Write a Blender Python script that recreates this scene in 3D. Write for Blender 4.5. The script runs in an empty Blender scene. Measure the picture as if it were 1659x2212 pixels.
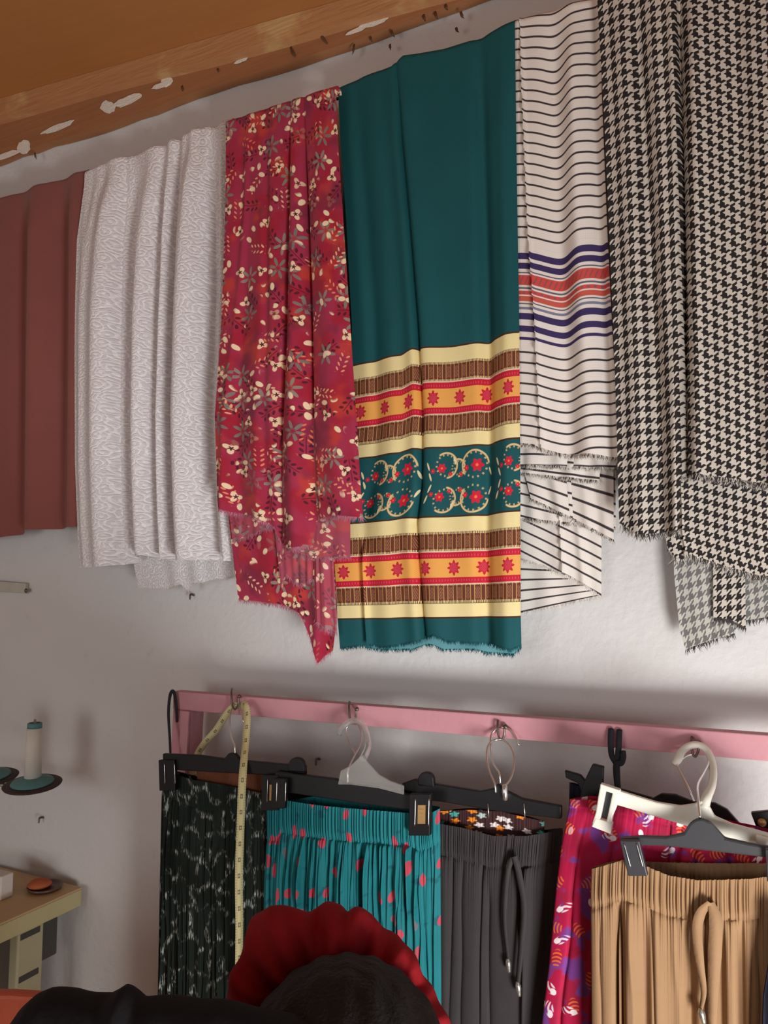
import bpy, bmesh, math, random
import numpy as np
from mathutils import Vector, Matrix

random.seed(7)
rng = np.random.default_rng(7)
SC = bpy.context.scene
COL = SC.collection
PI = math.pi

# ------------------------------------------------------------------ camera
W_IMG, H_IMG, F_PX = 1659.0, 2212.0, 1660.0
CX, CY = W_IMG / 2, H_IMG / 2
CAM = np.array([0.0, -1.5, 1.58])
YAW, PITCH = math.radians(26.5), math.radians(5.16)
FWD = np.array([-math.sin(YAW) * math.cos(PITCH), math.cos(YAW) * math.cos(PITCH), math.sin(PITCH)])
RGT = np.array([math.cos(YAW), math.sin(YAW), 0.0])
UPV = np.cross(RGT, FWD)
cam_d = bpy.data.cameras.new('camera')
cam_d.sensor_fit = 'HORIZONTAL'
cam_d.sensor_width = 36.0
cam_d.lens = 36.0 * F_PX / W_IMG
cam_d.clip_start = 0.05
cam = bpy.data.objects.new('camera', cam_d)
COL.objects.link(cam)
cam.matrix_world = Matrix(((RGT[0], UPV[0], -FWD[0], CAM[0]), (RGT[1], UPV[1], -FWD[1], CAM[1]),
                           (RGT[2], UPV[2], -FWD[2], CAM[2]), (0, 0, 0, 1)))
SC.camera = cam

# ------------------------------------------------------------------ light
SC.view_settings.view_transform = 'Standard'
SC.view_settings.look = 'None'
SC.view_settings.gamma = 1.0
SC.view_settings.use_curve_mapping = False
SC.view_settings.exposure = 0.0
wd = bpy.data.worlds.new('world'); SC.world = wd
wd.use_nodes = True
wd.node_tree.nodes['Background'].inputs[0].default_value = (0.80, 0.88, 1.0, 1)
wd.node_tree.nodes['Background'].inputs[1].default_value = 1.2

def area(name, loc, target, sx, sy, power, color):
    l = bpy.data.lights.new(name, 'AREA')
    l.shape = 'RECTANGLE'; l.size = sx; l.size_y = sy; l.energy = power; l.color = color
    o = bpy.data.objects.new(name, l); COL.objects.link(o)
    o.location = loc
    d = Vector(target) - Vector(loc)
    o.rotation_euler = d.to_track_quat('-Z', 'Y').to_euler()
    return o
# unseen area lamps: low key at the assumed doorway, added fill at an invented window
area('low_right_key', (0.60, -1.30, 0.62), (-1.1, 0.0, 1.5), 0.42, 0.45, 33, (1.0, 0.99, 0.97))
area('rear_fill', (-1.55, -3.42, 1.25), (-1.0, 0.0, 1.5), 1.3, 1.1, 15, (1.0, 0.965, 0.92))

# ------------------------------------------------------------------ pixel -> place
def pix(x, y, Y):
    """point where the ray through photo pixel (x, y) meets the plane parallel to the wall at y = Y"""
    x = np.asarray(x, float); y = np.asarray(y, float); Y = np.asarray(Y, float)
    a = (x - CX) / F_PX; b = -(y - CY) / F_PX
    d = FWD + a[..., None] * RGT + b[..., None] * UPV
    t = (Y - CAM[1]) / d[..., 1]
    return CAM + d * t[..., None]
def pixd(x, y, depth):
    d = FWD + (x - CX) / F_PX * RGT - (y - CY) / F_PX * UPV
    return CAM + d * depth
def floor_pt(x, y, z):
    d = FWD + (x - CX) / F_PX * RGT - (y - CY) / F_PX * UPV
    return CAM + d * (z - CAM[2]) / d[2]

# ------------------------------------------------------------------ node expressions
NT = None
class V:
    def __init__(s, k): s.k = k
    def __add__(s, o): return M('ADD', s, o)
    __radd__ = __add__
    def __sub__(s, o): return M('SUBTRACT', s, o)
    def __rsub__(s, o): return M('SUBTRACT', o, s)
    def __mul__(s, o): return M('MULTIPLY', s, o)
    __rmul__ = __mul__
    def __truediv__(s, o): return M('DIVIDE', s, o)
    def __neg__(s): return M('MULTIPLY', s, -1.0)
def put(sock, v):
    if isinstance(v, V): NT.links.new(v.k, sock)
    elif isinstance(v, tuple): sock.default_value = v if len(v) == 4 or sock.type == 'VECTOR' else (*v, 1)
    else: sock.default_value = v
def M(op, *a):
    n = NT.nodes.new('ShaderNodeMath'); n.operation = op
    for i, v in enumerate(a): put(n.inputs[i], v)
    return V(n.outputs[0])
def fract(a): return M('FRACT', a)
def floor_(a): return M('FLOOR', a)
def mod(a, b): return M('FLOORED_MODULO', a, b)
def sin_(a): return M('SINE', a)
def abs_(a): return M('ABSOLUTE', a)
def sqrt_(a): return M('SQRT', a)
def mx(a, b): return M('MAXIMUM', a, b)
def mn(a, b): return M('MINIMUM', a, b)
def ss(x, e0, e1):
    n = NT.nodes.new('ShaderNodeMapRange'); n.interpolation_type = 'SMOOTHSTEP'
    put(n.inputs['Value'], x); put(n.inputs['From Min'], e0); put(n.inputs['From Max'], e1)
    return V(n.outputs[0])
def below(x, e, s): return 1.0 - ss(x, e - s, e + s)
def band(x, a, b, s=0.0004): return ss(x, a - s, a + s) * (1.0 - ss(x, b - s, b + s))
def mixc(f, a, b):
    n = NT.nodes.new('ShaderNodeMix'); n.data_type = 'RGBA'
    put(n.inputs[0], f); put(n.inputs[6], a); put(n.inputs[7], b)
    return V(n.outputs[2])
def vec(x, y, z=0.0):
    n = NT.nodes.new('ShaderNodeCombineXYZ')
    put(n.inputs[0], x); put(n.inputs[1], y); put(n.inputs[2], z)
    return V(n.outputs[0])
def noise(p, scale, detail=3.0, rough=0.5, dist=0.0):
    n = NT.nodes.new('ShaderNodeTexNoise')
    if p is not None: put(n.inputs['Vector'], p)
    n.inputs['Scale'].default_value = scale; n.inputs['Detail'].default_value = detail
    n.inputs['Roughness'].default_value = rough; n.inputs['Distortion'].default_value = dist
    return V(n.outputs['Fac'])
def vor(p, scale, feature='F1', rnd=1.0):
    n = NT.nodes.new('ShaderNodeTexVoronoi'); n.voronoi_dimensions = '2D'; n.feature = feature
    put(n.inputs['Vector'], p); n.inputs['Scale'].default_value = scale
    n.inputs['Randomness'].default_value = rnd
    return n
def sep(sock):
    n = NT.nodes.new('ShaderNodeSeparateXYZ'); put(n.inputs[0], V(sock))
    return V(n.outputs[0]), V(n.outputs[1]), V(n.outputs[2])
def cells(u, v, size, rnd=0.8, off=0.0):
    """scattered motifs: local rotated coordinates in cell units and three random numbers"""
    cu, cv = u / size + off, v / size + off * 1.7
    n = vor(vec(cu, cv), 1.0, 'F1', rnd)
    px, py, _ = sep(n.outputs['Position']); r, g, b = sep(n.outputs['Color'])
    lx, ly = cu - px, cv - py
    a = r * (2 * PI)
    c, s = M('COSINE', a), M('SINE', a)
    return lx * c + ly * s, ly * c - lx * s, r, g, b
def uv():
    n = NT.nodes.new('ShaderNodeUVMap')
    x, y, _ = sep(n.outputs[0])
    return x, y
def objco():
    n = NT.nodes.new('ShaderNodeNewGeometry')
    return V(n.outputs['Position'])
def lin(c):
    return tuple((x / 255.0 / 12.92 if x <= 10 else ((x / 255.0 + 0.055) / 1.055) ** 2.4) for x in c)

def mat(name, fn, rough=0.8, spec=0.3, metal=0.0, sheen=0.0):
    """fn() runs inside the node tree and returns (colour, bump height or None, bump distance)"""
    global NT
    m = bpy.data.materials.new(name); m.use_nodes = True
    NT = m.node_tree
    b = NT.nodes['Principled BSDF']
    b.inputs['Roughness'].default_value = rough
    b.inputs['Specular IOR Level'].default_value = spec
    b.inputs['Metallic'].default_value = metal
    b.inputs['Sheen Weight'].default_value = sheen
    r = fn()
    col, h, dist = (r + (None, 0.001))[:3] if isinstance(r, tuple) and len(r) and not isinstance(r[0], float) else (r, None, 0.001)
    put(b.inputs['Base Color'], col)
    if h is not None:
        n = NT.nodes.new('ShaderNodeBump'); n.inputs['Strength'].default_value = 1.0
        n.inputs['Distance'].default_value = dist
        put(n.inputs['Height'], h); NT.links.new(n.outputs[0], b.inputs['Normal'])
    return m
def plain(name, rgb, rough=0.6, spec=0.3, metal=0.0, var=0.12, scale=30, bump=0.0005):
    def fn():
        n = noise(objco(), scale, 4)
        c = lin(rgb)
        return (mixc(n, tuple(x * (1 - var) for x in c), tuple(min(1, x * (1 + var)) for x in c)), noise(objco(), scale * 6, 2), bump)
    return mat(name, fn, rough, spec, metal)

# ------------------------------------------------------------------ mesh helpers
def mesh_obj(name, verts, faces, material, parent=None, uvs=None, smooth=True):
    me = bpy.data.meshes.new(name)
    verts = np.asarray(verts, np.float32)
    if isinstance(faces, np.ndarray):
        k = faces.shape[1]
        me.vertices.add(len(verts)); me.vertices.foreach_set('co', verts.ravel())
        me.loops.add(faces.size); me.loops.foreach_set('vertex_index', faces.astype(np.int32).ravel())
        me.polygons.add(len(faces)); me.polygons.foreach_set('loop_start', np.arange(0, faces.size, k, dtype=np.int32))
        me.update(calc_edges=True)
    else:
        me.from_pydata([tuple(map(float, v)) for v in verts], [], faces); me.update()
    if smooth: me.polygons.foreach_set('use_smooth', np.ones(len(me.polygons), bool))
    if uvs is not None:
        l = me.uv_layers.new(name='UVMap')
        idx = np.empty(len(me.loops), np.int32); me.loops.foreach_get('vertex_index', idx)
        l.data.foreach_set('uv', np.asarray(uvs, np.float32)[idx].ravel())
    if material: me.materials.append(material)
    o = bpy.data.objects.new(name, me); COL.objects.link(o)
    attach(o, parent)
    return o
def attach(o, parent):
    if parent is not None:
        o.parent = parent
        # every thing's Empty sits unrotated, so the inverse is a plain shift back to world axes
        # (a part already carries that shift, so its sub-parts need none)
        if parent.parent is None: o.matrix_parent_inverse = Matrix.Translation(-parent.location)
def thing(name, loc, label, cat, group=None):
    o = bpy.data.objects.new(name, None); COL.objects.link(o)
    o.empty_display_size = 0.05
    o.location = tuple(float(c) for c in loc)
    return tag(o, label, cat, group)
def tag(o, label, cat, group=None):
    o['label'] = label; o['category'] = cat
    if group: o['group'] = group
    return o
def struct(o): o['kind'] = 'structure'; return o
def grid_faces(nr, nc, closed=False):
    r = np.arange(nr - 1)[:, None]; c = np.arange(nc if closed else nc - 1)[None, :]
    c2 = (c + 1) % nc
    f = np.stack([r * nc + c, r * nc + c2, (r + 1) * nc + c2, (r + 1) * nc + c], -1)
    return f.reshape(-1, 4)
def smooth_path(pts, n=6):
    p = np.asarray(pts, float)
    if len(p) < 3: return p
    q = np.vstack([2 * p[0] - p[1], p, 2 * p[-1] - p[-2]])
    out = []
    for i in range(1, len(q) - 2):
        for t in np.linspace(0, 1, n, endpoint=False):
            a, b, c, d = q[i - 1], q[i], q[i + 1], q[i + 2]
            out.append(0.5 * (2 * b + (c - a) * t + (2 * a - 5 * b + 4 * c - d) * t * t + (3 * b - a - 3 * c + d) * t ** 3))
    out.append(p[-1])
    return np.array(out)
def tube_geo(path, r, n=10, flat=1.0):
    p = np.asarray(path, float); m = len(p)
    rad = np.broadcast_to(np.asarray(r, float), (m,))
    t = np.gradient(p, axis=0); t /= np.linalg.norm(t, axis=1)[:, None] + 1e-12
    ref = np.array([0, 1.0, 0]) if abs(t[:, 1]).mean() < 0.8 else np.array([0, 0, 1.0])
    a = np.cross(t, ref); a /= np.linalg.norm(a, axis=1)[:, None] + 1e-12
    b = np.cross(a, t)
    th = np.linspace(0, 2 * PI, n, endpoint=False)
    v = p[:, None, :] + rad[:, None, None] * (np.cos(th)[None, :, None] * a[:, None, :] + flat * np.sin(th)[None, :, None] * b[:, None, :])
    v = v.reshape(-1, 3)
    f = [tuple(x) for x in grid_faces(m, n, True)]
    f.append(tuple(range(n - 1, -1, -1))); f.append(tuple(range((m - 1) * n, m * n)))
    return v, f
def tube(name, path, r, material, parent=None, n=10, smooth=6, flat=1.0):
    pth = smooth_path(path, smooth) if smooth else np.asarray(path, float)
    if not np.isscalar(r):
        r = np.interp(np.linspace(0, 1, len(pth)), np.linspace(0, 1, len(r)), r)
    v, f = tube_geo(pth, r, n, flat)
    return mesh_obj(name, v, f, material, parent)
def ptube(name, pts, r, material, parent=None, **k):
    return tube(name, [pix(x, y, Y) for x, y, Y in pts], r, material, parent, **k)
def plate(name, pts, Y, thick, material, parent=None, bevel=0.0015, holes=None):
    """outline in photo pixels on the plane Y, given a thickness towards the room"""
    P = [pix(x, y, Y) for x, y in pts]
    return slab(name, P, np.array([0, -thick, 0]), material, parent, bevel)
def slab(name, P, d, material, parent=None, bevel=0.0015):
    bm = bmesh.new()
    a = [bm.verts.new(tuple(map(float, p))) for p in P]
    b = [bm.verts.new(tuple(map(float, np.asarray(p) + d))) for p in P]
    n = len(P)
    bm.faces.new(a); bm.faces.new(b[::-1])
    for i in range(n): bm.faces.new((a[i], b[i], b[(i + 1) % n], a[(i + 1) % n]))
    bmesh.ops.recalc_face_normals(bm, faces=bm.faces)
    if bevel:
        bmesh.ops.bevel(bm, geom=list(bm.edges), offset=bevel, segments=2, affect='EDGES', profile=0.5)
    me = bpy.data.meshes.new(name); bm.to_mesh(me); bm.free()
    me.materials.append(material)
    o = bpy.data.objects.new(name, me); COL.objects.link(o); attach(o, parent)
    return o
def box(name, lo, hi, material, parent=None, bevel=0.002):
    x0, y0, z0 = lo; x1, y1, z1 = hi
    P = [(x0, y0, z0), (x1, y0, z0), (x1, y0, z1), (x0, y0, z1)]
    return slab(name, P, np.array([0, y1 - y0, 0]), material, parent, bevel)
def lathe(name, prof, loc, material, parent=None, n=32, axis=None):
    th = np.linspace(0, 2 * PI, n, endpoint=False)
    v = np.array([[(r * math.cos(t), r * math.sin(t), z) for t in th] for r, z in prof]).reshape(-1, 3)
    if axis is not None:
        q = Vector((0, 0, 1)).rotation_difference(Vector(axis)).to_matrix()
        v = v @ np.array(q).T
    f = [tuple(x) for x in grid_faces(len(prof), n, True)]
    f.append(tuple(range(n - 1, -1, -1))); f.append(tuple(range((len(prof) - 1) * n, len(prof) * n)))
    return mesh_obj(name, v + np.asarray(loc, float), f, material, parent)
def interp(pts, axis=1):
    p = np.asarray(pts, float)
    if axis == 1: return lambda y: np.interp(y, p[:, 1], p[:, 0])      # x as a function of y
    return lambda x: np.interp(x, p[:, 0], p[:, 1])

# ------------------------------------------------------------------ materials
def m_wall():
    p = objco()
    a = noise(p, 1.6, 4); b = noise(p, 14, 5, 0.6); c = noise(p, 60, 3)
    col = mixc(a, lin((206, 203, 202)), lin((222, 219, 216)))
    x, y, z = sep(NT.nodes[-1].outputs[0]) if False else (None, None, None)
    col = mixc(ss(b, 0.60, 0.78) * 0.35, col, lin((190, 180, 168)))
    return col, b * 0.6 + c * 0.4, 0.004
MAT_WALL = mat('painted_plaster', m_wall, 0.75, 0.25)
def m_ceiling():
    p = objco()
    a = noise(p, 2.2, 4); b = noise(p, 40, 3, 0.6)
    n = NT.nodes.new('ShaderNodeMapping'); put(n.inputs[0], p); n.inputs['Scale'].default_value = (1.2, 22, 4)
    g = noise(V(n.outputs[0]), 3, 4)
    return mixc(a, mixc(g, lin((172, 112, 62)), lin((192, 130, 74))), lin((160, 104, 58))), b, 0.001
MAT_CEIL = mat('brown_ceiling_board', m_ceiling, 0.7, 0.2)
def m_fascia():
    p = objco()
    n = NT.nodes.new('ShaderNodeMapping'); put(n.inputs[0], p); n.inputs['Scale'].default_value = (1.5, 10, 18)
    g = noise(V(n.outputs[0]), 3, 4)
    return mixc(g, lin((148, 98, 64)), lin((168, 114, 76))), g, 0.002
MAT_FASCIA = mat('brown_fascia_wood', m_fascia, 0.65, 0.25)
def m_batten():
    p = objco()
    n = NT.nodes.new('ShaderNodeMapping'); put(n.inputs[0], p); n.inputs['Scale'].default_value = (3, 10, 30)
    g = noise(V(n.outputs[0]), 3, 4); w = noise(p, 5, 4, 0.6)
    c = mixc(g, lin((178, 122, 80)), lin((194, 140, 96)))
    return mixc(ss(w, 0.55, 0.7), c, lin((204, 166, 112))), g, 0.003
MAT_BATTEN = mat('worn_batten_wood', m_batten, 0.65, 0.25)
MAT_SPLOTCH = plain('white_paint_splash', (226, 218, 206), 0.7, bump=0.002)
MAT_FLAKE = plain('brown_paint_flake', (96, 66, 44), 0.7)
MAT_FLOOR = plain('cement_floor', (172, 138, 106), 0.7, scale=6)

def weave(u, v, f=900.0):
    return sin_(u * f * 2) * 0.12 + sin_(v * f * 2) * 0.12
def m_maroon():
    u, v = uv(); n = noise(vec(u, v), 9, 3)
    return mixc(n, lin((130, 76, 70)), lin((140, 82, 74))), weave(u, v), 0.0003
MAT_MAROON = mat('maroon_cloth', m_maroon, 0.85, 0.15, sheen=0.15)
def m_brocade():
    u, v = uv()
    p = vec(u, v)
    w = noise(p, 45, 2)
    d = vor(vec(u + w * 0.012, v + w * 0.014), 42.0).outputs['Distance']
    r = sin_(V(d) * 22.0)
    d2 = vor(vec(u * 1.0 + w * 0.02, v), 95.0).outputs['Distance']
    r2 = sin_(V(d2) * 9.0 + w * 6.0)
    h = ss(r, -0.2, 0.6) * 0.65 + ss(r2, 0.0, 0.7) * 0.35
    return mixc(h, lin((216, 210, 212)), lin((244, 241, 241))), h, 0.0012
MAT_BROCADE = mat('white_brocade', m_brocade, 0.6, 0.3, sheen=0.2)

def leafpair(lx, ly, k, w=0.26):
    """a stem of paired slanted leaves along local x"""
    t = lx * k
    ax = fract(t) - 0.5; ay = abs_(ly) * k - 0.62
    c = 0.72; s = 0.69
    x1 = ax * c + ay * s; y1 = ay * c - ax * s
    e = (x1 * x1) / 0.22 + (y1 * y1) / (w * w)
    return below(e, 0.8, 0.15)
def ell(lx, ly, a, b, x0=0.0, y0=0.0):
    dx, dy = lx - x0, ly - y0
    return below((dx * dx) / (a * a) + (dy * dy) / (b * b), 1.0, 0.25)
def flower(lx, ly, n, r0, depth=0.45, soft=0.02):
    rr = sqrt_(lx * lx + ly * ly); th = M('ARCTAN2', ly, lx)
    edge = (M('COSINE', th * n) * depth + (1.0 - depth)) * r0
    return below(rr - edge, 0.0, soft)
def m_redfloral():
    u, v = uv(); p = vec(u, v)
    n1 = noise(p, 11, 2); n2 = noise(vec(u + 3.1, v + 1.7), 13, 2)
    col = mixc(ss(n1, 0.42, 0.62), lin((164, 46, 76)), lin((164, 30, 54)))
    col = mixc(ss(n2, 0.52, 0.68) * 0.8, col, lin((196, 62, 50)))
    col = mixc(ss(noise(vec(u + 7.7, v + 5.2), 12, 2), 0.54, 0.68) * 0.75, col, lin((118, 36, 62)))
    # dark leaf sprays
    lx, ly, r, g, b = cells(u, v, 0.070, 0.75, 4.3)
    spray = leafpair(lx, ly, 5.2, 0.24) * below(abs_(lx), 0.34, 0.02) * below(abs_(ly), 0.26, 0.02) * ss(g, 0.25, 0.3)
    stem = below(abs_(ly), 0.012, 0.008) * below(abs_(lx), 0.36, 0.02) * ss(g, 0.25, 0.3)
    col = mixc(mx(spray, stem) * 0.9, col, lin((74, 22, 40)))
    # grey-green clusters
    lx, ly, r, g, b = cells(u, v, 0.072, 0.8, 1.3)
    leaf = flower(lx, ly, 6.0, 0.36, 0.46) * (1.0 - flower(lx, ly, 6.0, 0.10, 0.3)) * ss(g, 0.38, 0.42)
    col = mixc(leaf * 0.95, col, mixc(b, lin((120, 112, 106)), lin((146, 136, 124))))
    # cream sprigs
    lx, ly, r, g, b = cells(u, v, 0.074, 0.8, 9.1)
    sp = leafpair(lx, ly, 6.5, 0.2) * below(abs_(lx), 0.34, 0.02) * below(abs_(ly), 0.2, 0.02) * ss(g, 0.35, 0.4)
    col = mixc(sp, col, mixc(b, lin((236, 192, 150)), lin((226, 120, 84))))
    # cream petals
    lx, ly, r, g, b = cells(u, v, 0.029, 0.9, 2.6)
    clus = ss(noise(vec(u + 1.4, v + 9.2), 17, 1), 0.50, 0.56)
    pet = ell(lx, ly, 0.30, 0.19) * clus * ss(g, 0.25, 0.3)
    col = mixc(pet, col, lin((240, 216, 176)))
    lx, ly, r, g, b = cells(u, v, 0.058, 0.9, 6.6)
    ring = flower(lx, ly, 3.0, 0.24, 0.3) * (1.0 - flower(lx, ly, 5.0, 0.10, 0.3)) * ss(g, 0.55, 0.6)
    col = mixc(ring, col, lin((240, 212, 172)))
    eye = flower(lx, ly, 5.0, 0.085, 0.3) * ss(g, 0.55, 0.6)
    col = mixc(eye, col, lin((70, 26, 36)))
    return col, weave(u, v, 800), 0.0003
MAT_RED_IN = mat('crimson_floral_reverse', lambda: mixc(0.22, m_redfloral()[0], lin((206, 140, 156))), 0.8, 0.2)
MAT_REDFLORAL = mat('crimson_floral_print', m_redfloral, 0.75, 0.25, sheen=0.1)

# band heights of the teal cloth along its right edge, in metres below the line
TEAL_PX0, TEAL_PX1 = 50.0, 1400.0
TEAL_MPP = 0.00092
def tv(py): return (py - TEAL_PX0) * TEAL_MPP
def m_teal():
    u, v = uv(); p = vec(u, v)
    n = noise(p, 6, 3)
    teal = mixc(n, lin((18, 74, 80)), lin((24, 88, 92)))
    col = teal
    cream = lin((234, 216, 158)); brown = lin((104, 54, 38)); red = lin((196, 28, 54)); orange = lin((228, 158, 72))
    def border(col, o):
        y = v - tv(o)                                            # o: photo row where the upper cream band starts
        k = TEAL_MPP
        col = mixc(band(y, -3 * k, 230 * k), col, lin((70, 44, 30)))
        col = mixc(band(y, 1 * k, 34 * k), col, cream)
        col = mixc(band(y, 196 * k, 226 * k), col, cream)
        for a in (36, 152):                                      # brown bands with boxed squares
            col = mixc(band(y, a * k, (a + 41) * k), col, brown)
            per = 0.0205
            f = fract(u / per)
            line = mx(below(abs_(f - 0.04), 0.035, 0.015), below(abs_(f - 0.62), 0.03, 0.015))
            col = mixc(line * band(y, a * k, (a + 41) * k) * 0.85, col, lin((214, 170, 104)))
            fx = (f - 0.33) * per; fy = y - (a + 20.5) * k
            key = sin_(fx * 1900.0 + fy * 700.0) * sin_(fy * 1500.0)
            col = mixc(ss(key, 0.1, 0.4) * below(abs_(fx), 0.0042, 0.0006) * below(abs_(fy), 0.012, 0.001) * 0.8, col, lin((196, 136, 104)))
            comb = ss(sin_(u * 2 * PI / 0.0032), -0.1, 0.3)
            col = mixc(comb * mx(band(y, (a - 2) * k, (a + 3) * k), band(y, (a + 37) * k, (a + 43) * k)), col, cream)
        col = mixc(band(y, 77 * k, 81 * k), col, lin((226, 196, 170)))
        col = mixc(band(y, 149 * k, 153 * k), col, lin((226, 196, 170)))
        col = mixc(band(y, 80 * k, 151 * k), col, red)
        dots = ss(sin_(u * 2 * PI / 0.0062), 0.3, 0.8) * mx(band(y, 85 * k, 90 * k), band(y, 141 * k, 146 * k))
        col = mixc(dots * 0.6, col, lin((226, 96, 108)))
        tw = sin_((u + v) * 2 * PI / 0.004)
        col = mixc(band(y, 94 * k, 137 * k), col, mixc(ss(tw, -0.2, 0.6), orange, lin((238, 176, 96))))
        per = 0.0655                                             # eight-point stars
        lx = (fract(u / per + 0.2) - 0.5) * per; ly = y - 115.5 * k
        rr = sqrt_(lx * lx + ly * ly * 0.82); th = M('ARCTAN2', ly, lx)
        star = below(rr - (0.0122 + 0.0026 * M('COSINE', th * 8.0)), 0.0, 0.0008)
        hatch = ss(sin_((lx - ly) * 1900.0), 0.55, 0.85) * below(rr, 0.0085, 0.001)
        col = mixc(star, col, red)
        col = mixc(hatch * star * 0.7, col, lin((222, 120, 140)))
        return col
    col = border(col, 718.0)
    col = border(col, 1104.0)
    # mirrored rose garlands between the borders
    yc = tv(1026.0); per = 0.172
    lx = (fract(u / per + 0.86) - 0.5) * per; ly = abs_(v - yc)
    inb = below(abs_(v - yc), 0.066, 0.001)
    def at(x, y): return lx - x, ly - y
    col2 = col
    for (x0, y0, r) in ((-0.030, 0.036, 0.026), (0.040, 0.034, 0.030), (-0.002, 0.030, 0.018)):
        dx, dy = at(x0, y0)
        rr = sqrt_(dx * dx + dy * dy); th = M('ARCTAN2', dy, dx)
        arc = below(abs_(rr - r), 0.0019, 0.0008) * ss(sin_(th * 1.0 + (1.2 if x0 < 0 else -0.4)), -0.35, -0.2)
        leafy = below(abs_(rr - r + 0.004), 0.002, 0.001) * ss(sin_(th * 14.0), 0.3, 0.6)
        col2 = mixc(mx(arc, leafy * 0.7), col2, lin((222, 188, 132)))
    for (x0, y0, r) in ((-0.040, 0.030, 0.0105), (0.046, 0.033, 0.0145), (-0.060, 0.024, 0.0055), (0.020, 0.028, 0.0065), (0.006, 0.016, 0.0055), (-0.020, 0.018, 0.005)):
        dx, dy = at(x0, y0)
        col2 = mixc(flower(dx, dy, 6.0, r, 0.16, 0.0006), col2, lin((208, 30, 56)))
        col2 = mixc(below(sqrt_(dx * dx + dy * dy), r * 0.22, 0.0006), col2, lin((238, 120, 66)))
    for (x0, y0) in ((-0.072, 0.034), (-0.066, 0.012), (0.074, 0.020), (-0.010, 0.046)):
        dx, dy = at(x0, y0)
        col2 = mixc(ell(dx + dy * 0.35, dy, 0.0024, 0.0085), col2, lin((230, 214, 168)))
    col = mixc(inb, col, col2)
    return col, weave(u, v, 850), 0.00025
MAT_TEAL = mat('teal_border_print', m_teal, 0.72, 0.25)
def m_teal_inside():
    u, v = uv(); n = noise(vec(u, v), 8, 3)
    return mixc(n, lin((88, 146, 154)), lin((112, 166, 172)))
MAT_TEAL_IN = mat('teal_cloth_reverse', m_teal_inside, 0.8, 0.2)
STR_MPP = 0.00089
def sv(py): return (py - 0.0) * STR_MPP
def m_stripes():
    u, v = uv()
    n = noise(vec(u, v), 10, 3)
    base = mixc(n, lin((224, 214, 206)), lin((236, 228, 220)))
    per = 0.0213
    f = fract(v / per)
    zone = band(v, sv(512), sv(735), 0.0006)
    col = mixc(below(abs_(f - 0.5), 0.095, 0.035) * (1.0 - zone), base, lin((62, 54, 58)))
    navy = lin((62, 50, 96)); red = lin((206, 78, 70)); grey = lin((104, 98, 112))
    for (a, b, c) in ((526, 541, navy), (549, 563, navy), (570, 573, grey), (577, 600, red), (605, 608, grey), (613, 622, red),
                      (625, 637, lin((200, 92, 78))), (641, 644, grey), (650, 656, lin((128, 128, 150))), (664, 679, navy),
                      (693, 707, navy), (719, 726, navy), (605, 609, grey)):
        col = mixc(band(v, sv(a), sv(b), 0.0006), col, c)
    zig = sin_(u * 2 * PI / 0.011 + v * 300.0)
    col = mixc(ss(zig, 0.5, 0.8) * band(v, sv(580), sv(597), 0.0006) * 0.8, col, lin((116, 88, 100)))
    dash = ss(sin_(u * 2 * PI / 0.014), 0.2, 0.5)
    col = mixc(dash * band(v, sv(615), sv(620), 0.0006) * 0.8, col, lin((110, 96, 104)))
    return col, weave(u, v, 700), 0.0003
MAT_STRIPE = mat('striped_cotton', m_stripes, 0.8, 0.2)
def hound(u, v, rep):
    k = 8.0 / rep
    x, y = u * k, v * k
    warp = below(mod(x, 8.0), 4.0, 0.12)
    weft = below(mod(y, 8.0), 4.0, 0.12)
    tw = mod(x + y, 4.0)
    t = ss(tw, -0.12, 0.12) * (1.0 - ss(tw, 1.88, 2.12))
    return warp * t + weft * (1.0 - t)
def m_hound(dark, light):
    def fn():
        u, v = uv()
        n = noise(vec(u, v), 120, 3)
        wob = (n - 0.5) * 0.0012
        h = hound(u + wob, v + wob, 0.0215)
        return mixc(h, mixc(n, lin(light), tuple(x * 0.9 for x in lin(light))), lin(dark)), weave(u, v, 600), 0.0002
    return fn
MAT_HOUND = mat('houndstooth_weave', m_hound((44, 40, 40), (206, 196, 184)), 0.85, 0.15)
MAT_HOUND_IN = mat('houndstooth_reverse', m_hound((112, 110, 108), (196, 192, 184)), 0.85, 0.15)

# garments
def m_darklace():
    u, v = uv()
    p = vec(u * 1.25 + noise(vec(u, v), 14, 2) * 0.05, v)
    e = V(vor(p, 15.0, 'DISTANCE_TO_EDGE').outputs['Distance'])
    hatch = noise(vec(u * 9.0, v * 0.9), 55, 2); gate = noise(vec(u + 2.0, v), 26, 2)
    m = below(e, 0.10, 0.06) * ss(hatch, 0.50, 0.58) * ss(gate, 0.42, 0.58)
    c = mixc(noise(vec(u, v), 12, 2), lin((24, 34, 31)), lin((38, 46, 40)))
    return mixc(m, c, lin((188, 194, 186)))
MAT_DARKLACE = mat('dark_green_print', m_darklace, 0.8, 0.2)
def m_tealpetal():
    u, v = uv()
    c = mixc(noise(vec(u, v), 8, 2), lin((18, 104, 110)), lin((28, 120, 126)))
    c = mixc(ss(noise(vec(u + 4, v + 2), 28, 2), 0.62, 0.7) * 0.6, c, lin((24, 66, 82)))
    lx, ly, r, g, b = cells(u * 2.0, v, 0.068, 0.9, 3.3)
    m = ell(lx, ly, 0.25, 0.17) * ss(g, 0.48, 0.52)
    return mixc(m, c, lin((184, 66, 82)))
MAT_TEALPETAL = mat('teal_petal_print', m_tealpetal, 0.75, 0.25)
MAT_CHARCOAL = None
def m_plaincloth(c0, c1):
    def fn():
        u, v = uv()
        return mixc(noise(vec(u, v), 14, 3), lin(c0), lin(c1)), weave(u, v, 900), 0.0003
    return fn
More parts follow.
